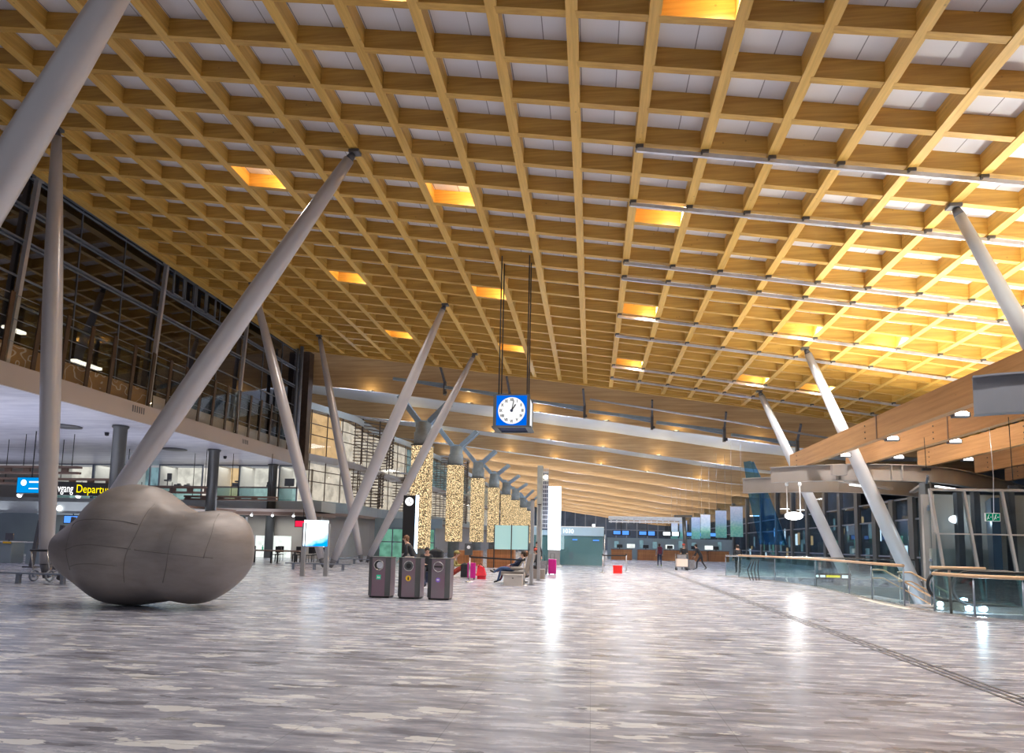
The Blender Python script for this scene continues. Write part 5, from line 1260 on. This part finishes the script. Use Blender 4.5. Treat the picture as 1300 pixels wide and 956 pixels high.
# banners
for n, y in enumerate((51,57,64.6,70.5,80,88.5)):
    t = thing('hanging_banner', 'printed blue and green banner hanging over the rear hall, %s from the camera' % ORD[n], 'banner', (10.75,y,2.0), 'hanging banners in the rear hall')
    b = MB(); b.bx(10.3,11.2,y-.01,y+.01,2.35,4.6); part('cloth', b, 'banner', t)
    b = MB(); b.tube([(10.25,y,4.62),(11.25,y,4.62)], .03, 8); b.tube([(10.4,y,4.62),(10.4,y,zf(10.4,y))], .01, 5); b.tube([(11.1,y,4.62),(11.1,y,zf(11.1,y))], .01, 5); part('hanger', b, 'chrome', t)
# raking post under the rear roof
b = MB(); b.tube([(6.95,49.9,0),(6.75,49.95,3.7)], [.17,.13], 12); b.rbox((6.7,49.95,3.78),(1.3,.4,.16),.05); tag(b.obj('raking_post', 'bin_side', loc=(6.95,49.9,0)), 'slim dark post right of the luggage trolley, leaning slightly', 'post')

# right glass facade with dark columns
RW = [(14.4,30.2),(19.3,41.),(20.2,60),(20.6,90),(21,130),(21,195)]
def rw(t): 
    k = t*(len(RW)-1); i = min(int(k),len(RW)-2); u = k-i; return (RW[i][0]*(1-u)+RW[i+1][0]*u, RW[i][1]*(1-u)+RW[i+1][1]*u)
b = MB()
for (a, c) in zip(RW, RW[1:]): h_ = 8.9 if a[1] < 35 else (9.9 if a[1] < 50 else 14); b.bar((a[0]+2.6,a[1],-5.+h_/2),(c[0]+2.6,c[1],-5.+h_/2),.3,h_)
struct('wall_right', b, 'wall_dark')
b = MB()
for (a, c) in zip(RW, RW[1:]): h_ = 9.8 if a[1] < 50 else 14; b.bar((a[0],a[1],-5.+h_/2),(c[0],c[1],-5.+h_/2),.04,h_)
struct('window_40', b, 'gfac')
n = 0
ys = [33.5,36.5,39.5,42.5,45.5,48.5,52,56,60,65,70,76,83,91,100,112,126,145,170]
for n, y in enumerate(ys):
    for (a, c) in zip(RW, RW[1:]):
        if a[1] <= y <= c[1]: u = (y-a[1])/(c[1]-a[1]); x = a[0]+(c[0]-a[0])*u
    b = MB(); b.bar((x-.1,y,-5.),(x-.1,y,min(9,zf(x,y)) if y > 50 else 4.85),.28,.6,up=(0,1,0))
    tag(b.obj('facade_column', 'bin_side', loc=(x,y,-5)), 'dark upright column of the right glass facade, %d%s from the near corner' % (n+1, {1:'st',2:'nd',3:'rd'}.get(n+1,'th')), 'column', 'dark uprights of the right facade')
b = MB()
for z in (-1.5, 1.2, 3.5, 4.8):
    for (a, c) in zip(RW, RW[1:]): b.bar((a[0]-.05,a[1],z),(c[0]-.05,c[1],z),.08,.1)
struct('trim_50', b, 'mull')
# lit shop things seen through it
random.seed(11)
for n in range(70):
    y = 34.6 + n*.86 + random.uniform(-.15,.1)
    for (a, c) in zip(RW, RW[1:]):
        if a[1] <= y <= c[1]: u = (y-a[1])/(c[1]-a[1]); x = a[0]+(c[0]-a[0])*u
    z = random.uniform(-.5,3.9); w_ = random.uniform(.12,.34); h_ = random.uniform(.3,1.3)
    b = MB(); b.bar((x+.7,y-w_,z),(x+.7,y+w_,z),.06,h_)
    tag(b.obj('lit_display', ['win_teal','win_teal','win_warm','screen_white','win_green'][n%5], loc=(x+.7,y,z)), 'small lit display glowing behind the dark right facade', 'display', 'lit displays behind the right facade')
hs = thing('lower_level_sign', 'small yellow and white lit sign reflected low behind the balustrade glass', 'sign', (14.9,37.3,-.1))
b = MB(); b.bx(11.9,13.7,37.3,37.38,-.02,.30); part('panel', b, 'dark', hs)
b = MB(); b.bx(12.45,13.15,37.28,37.3,.08,.2); part('yellow_strip', b, 'sign_yellow', hs)
b = MB(); b.disc((12.0,37.3,.14),.07,.02); b.bx(12.15,12.4,37.28,37.3,.08,.2); b.bx(13.25,13.55,37.28,37.3,.06,.22); part('white_symbols', b, 'sign_white', hs)
b = MB(); b.bx(11.9,12.0,37.38,37.5,-.5,.0); b.bx(13.6,13.7,37.38,37.5,-.5,.0); part('bracket', b, 'dark', hs)
# glass stair pavilion (frontal bay)
gp = thing('glass_lift_pavilion', 'glass pavilion with beige mullions behind the escalator at the right', 'pavilion', (15.7,30,-5))
zt = 4.2
def mx(x): return (x, 30.)
cols = [(14.33,14.75),(15.66,16.1),(17.15,17.6),(18.9,19.3),(21.,21.4)]
for xt, xb in cols:
    b = MB(); b.bar((xt,30,zt),(xb+.35,30,-2.2),.09,.16,up=(0,1,0)); part('mullion', b, 'steel', gp)
b = MB(); b.bx(14.4,24,29.97,30.03,2.30,2.36); b.bx(14.3,24,29.9,30.1,zt-.05,zt+.05); part('transom', b, 'steel', gp)
b = MB(); b.bx(14.5,24,30.02,30.04,-2.,zt); part('glass_pane', b, 'gfac', gp)
b = MB(); b.bx(15.2,23.8,32.5,32.7,-5,zt); part('inner_wall', b, 'wall_taupe', gp)
b = MB()
for x in (15.9,16.6,18.,19.2,20.4): b.bx(x,x+.25,31.,31.3,-5,zt)
part('lift_frame', b, 'dgrey', gp)
b = MB(); b.bx(15.1,17.4,31.6,31.9,.9,1.7); part('lift_car_edge', b, 'concrete', gp)
b = MB(); b.ball((15.9,31.2,3.0),(.28,.1,.18),12,7); part('lamp', b, 'lamp_soft', gp)
light('POINT', (17,31.4,3.), 60, (.8,.95,1.), .3)
ex = thing('exit_sign', 'small green running-man exit sign hanging on a cord at the right', 'sign', (13.4,24,2.6))
b = MB(); b.bx(13.17,13.63,23.97,24.03,2.62,2.90); part('case', b, 'white', ex)
b = MB(); b.bx(13.19,13.38,23.96,23.97,2.64,2.88); b.bx(13.41,13.61,23.96,23.97,2.64,2.88); gf_ = part('green_face', b, 'exit_green', ex)
b = MB(); y = 23.955
for x in (13.25,13.47): b.ball((x+.02,y,2.83),.016,8,6); b.bar((x+.01,y,2.81),(x-.01,y,2.75),.02,.004,up=(0,1,0)); b.bar((x-.01,y,2.75),(x+.03,y,2.70),.016,.004,up=(0,1,0)); b.bar((x-.01,y,2.75),(x-.04,y,2.68),.016,.004,up=(0,1,0))
b.bar((13.52,y,2.76),(13.58,y,2.76),.018,.004,up=(0,1,0)); b.bar((13.31,y,2.76),(13.35,y,2.76),.018,.004,up=(0,1,0)); part('running_figure', b, 'sticker_white', gf_)
b = MB(); b.tube([(13.45,24,2.9),(13.5,24,4.2),(13.45,24,ZB)], .012, 6); part('cord', b, 'galv', ex)
for n, (x, y, z) in enumerate(((12.3,26.,4.6),(12.9,22.,3.6))):
    t = thing('hanging_sensor', 'small dark sensor on a thin cord hanging from the timber beams, %s from the left' % ORD[n], 'sensor', (x,y,z), 'corded sensors at the right')
    b = MB(); b.tube([(x,y,ZB),(x+.03,y,z+.05)], .012, 6); part('cord', b, 'dark', t)
    b = MB(); b.rbox((x+.03,y,z),(.3,.12,.09),.03); part('sensor_body', b, 'dark', t)

# ------------------------------------------------------------------ balustrades
def rail(label, pts, h, hr='handrail', posts=True, glassm='gclear', group='glass balustrades on the right', top=True):
    t = thing('glass_balustrade', label, 'balustrade', (pts[0][0],pts[0][1],0), group)
    b = MB()
    b.strip([(x,y,.06) for x,y in pts], .024, h-.12); part('glass_pane', b, glassm, t)
    if top: b = MB(); b.tube([(x-.0,y,h) for x,y in pts], .045, 10); part('handrail', b, hr, t)
    if posts:
        for k, (x, y) in enumerate(pts[::1]):
            b = MB(); b.tube([(x,y,-.1),(x,y,h-.1)], .022, 8); b.tube([(x,y,h-.12),(x,y,h-.02)], .012, 6); part('post', b, 'mull', t)
    return t
rail('long glass balustrade with wooden handrail curving along the floor opening', [(7.62,35.8),(8.7,33.0),(9.25,29.0),(9.05,24.8),(8.85,22.4),(8.76,20.0)], 1.15)
rail('near glass balustrade with wooden handrail at the right edge of the view', [(8.78,18.4),(9.05,17.1),(9.84,16.6),(12,16.15),(16,15.9)], 1.0)
rail('short glass balustrade with wooden handrail beyond the escalator', [(9.9,20.9),(11.4,20.9)], 1.1)
rail('glass balustrade closing the far side of the floor opening', [(7.3,37.5),(12,37.5),(17,37.5)], 1.1, 'chrome')
# bundled barriers and cleaning gear by the rail
t = thing('folded_barrier', 'folded dark chairs and wires leaning by the far glass balustrade', 'folded barrier', (8.2,34.,0))
b = MB(); 
for k in range(4): b.tube([(7.6+k*.14,33.2,0),(7.5+k*.16,33.3,.5),(7.7+k*.1,33.2,1.0)], .02, 6)
part('frame', b, 'dark', t)
# floor bay next to escalator and landing
b = MB(); b.prism([(8.8,18.5),(11.2,18.5),(11.2,21.3),(8.85,21.3)], -.3, -.004); struct('floor.003', b, 'floor')
b = MB(); b.prism([(8.85,22.3),(9.9,22.3),(9.9,24.7),(9.05,24.7)], -.3, -.004); struct('floor.004', b, 'floor')
# stairs going down to the right
st = thing('stone_staircase', 'staircase going down through the floor opening with oak handrails', 'stairs', (9.9,23.5,0))
b = MB()
for k in range(28): b.bx(9.9+k*.3,10.22+k*.3,22.2,24.6,-.3-.17*(k+1),-.17*(k+1)+.0)
part('steps', b, 'grey', st)
for y, m in ((22.2,0),(24.2,1)):
    b = MB(); pts = [(9.55,y,.9),(9.95,y,.9),(18.3,y,.9-4.73)]; b.tube(pts, .03, 8); part('upper_handrail', b, 'handrail', st)
    b = MB(); b.tube([(9.55,y,.62),(9.95,y,.62),(18.3,y,.62-4.73)], .022, 8); part('lower_handrail', b, 'handrail', st)
    for k in range(0, 8):
        x = 9.6+k*1.15; zz = -max(0,(x-9.95))*.567; b = MB(); b.tube([(x,y,zz-.05),(x,y,zz+.9)], .02, 6); part('baluster', b, 'chrome', st)
# escalator
es = thing('escalator', 'glass-sided escalator with black handrail loops and bright lights at its foot', 'escalator', (9.8,19.6,0))
def loop(y):
    P = []
    for k in range(13):
        a = PI/2+PI*k/12; P.append((9.95+.42*cos(a),y,.62+.42*sin(a)))
    return [(19,y,-3.4),(12.9,y,.85),(11.6,y,1.04)]+P+[(11.4,y,.12)]
for y in (19.0,20.3):
    b = MB(); b.tube(loop(y), .045, 8); part('handrail', b, 'black', es)
    b = MB(); pl_ = [(9.7,.3),(9.6,.62),(9.75,.9),(10,.99),(11.6,.99),(12.8,.8),(19,-3.5),(19,-4.3),(12.6,-.1),(11.4,.16)]
    vs = [(x,y-.01,z) for x,z in pl_]+[(x,y+.01,z) for x,z in pl_]; N = len(pl_)
    b.add(vs, [tuple(range(N)),tuple(range(2*N-1,N-1,-1))]+[(i,(i+1)%N,N+(i+1)%N,N+i) for i in range(N)]); part('glass_side', b, 'gteal', es)
    b = MB(); b.bx(9.75,11.6,y-.12,y+.12,0,.16); part('skirt', b, 'chrome', es)
    b = MB(); b.bar((11.6,y,.05),(19,y,-4.2),.24,.3); part('skirt', b, 'chrome', es)
b = MB(); b.bx(9.3,11.6,19.1,20.2,0,.02); part('comb_plate', b, 'chrome', es)
b = MB()
for k in range(18): b.bx(11.6+k*.4,12.0+k*.4,19.12,20.18,-.24*(k+1)-.2,-.24*(k+1)+.1)
part('steps', b, 'dgrey', es)
for (x, y) in ((9.85,18.9),(10.2,18.87),(9.75,20.15)):
    b = MB(); b.ball((x,y-.03,.1),(.09,.04,.08),12,8); part('foot_light', b, 'floodw', es)
light('POINT', (10.,18.6,.25), 30, (.7,.85,1.), .1)
b = MB(); b.tube([(9.0,18.05,0),(9.0,18.05,1.1)], .035, 8); b.tube_z((9.0,18.05,0), [(.1,0),(.1,.02)], 12); tag(b.obj('barrier_post', 'bronze', loc=(9,18,0)), 'slim brown post at the near end of the escalator', 'post')

# ------------------------------------------------------------------ enclosure behind and beside the camera, out of view
b = MB(); b.bx(-60,-59.8,-6,50,0,8); struct('wall_side_hall', b, 'wall_taupe')
b = MB(); b.bx(34,34.3,-14,200,-5,12); struct('wall_outer_right', b, 'wall_dark')

# ------------------------------------------------------------------ lights of the hall
# unseen upward fills, added in the side hall to brighten the soffit evenly
for x in (-25.5,-31,-38,-46):
    for y in (18,27,36,44): light('AREA', (x,y,2.9), 135, (.86,.88,1.), 5, (PI,0,0), sy=6)
light('AREA', (-32,42,3.1), 350, (.85,1.,.95), 10, (0,0,0), sy=3)
light('AREA', (-24,46.5,3.1), 150, (.95,1.,.95), 5, (0,0,0), sy=2)
# unseen fill added inside the stair opening to brighten the lower level
light('AREA', (14,26,-.8), 2600, (.8,.92,1.), 8, (0,0,0), sy=12)
# rear hall fill lights
for y in (62,88,112,138,165):
    for x in (-7,4): light('AREA', (x,y,zf(x,y)-.3), 330, (.92,.95,1.), 3, (0,0,0))
    light('AREA', (4,y,2.8), 520, (1,.84,.62), 20, (PI,0,0), sy=4)  # unseen upward fill, added to lighten the rear roof beams
w = bpy.data.worlds.new('world'); bpy.context.scene.world = w; w.use_nodes = True
bg = w.node_tree.nodes['Background']; bg.inputs[0].default_value = (.93,.93,1.,1); bg.inputs[1].default_value = .33

sc = bpy.context.scene
sc.view_settings.view_transform = 'Standard'; sc.view_settings.look = 'None'; sc.view_settings.gamma = 1; sc.view_settings.use_curve_mapping = False
sc.view_settings.exposure = 0.
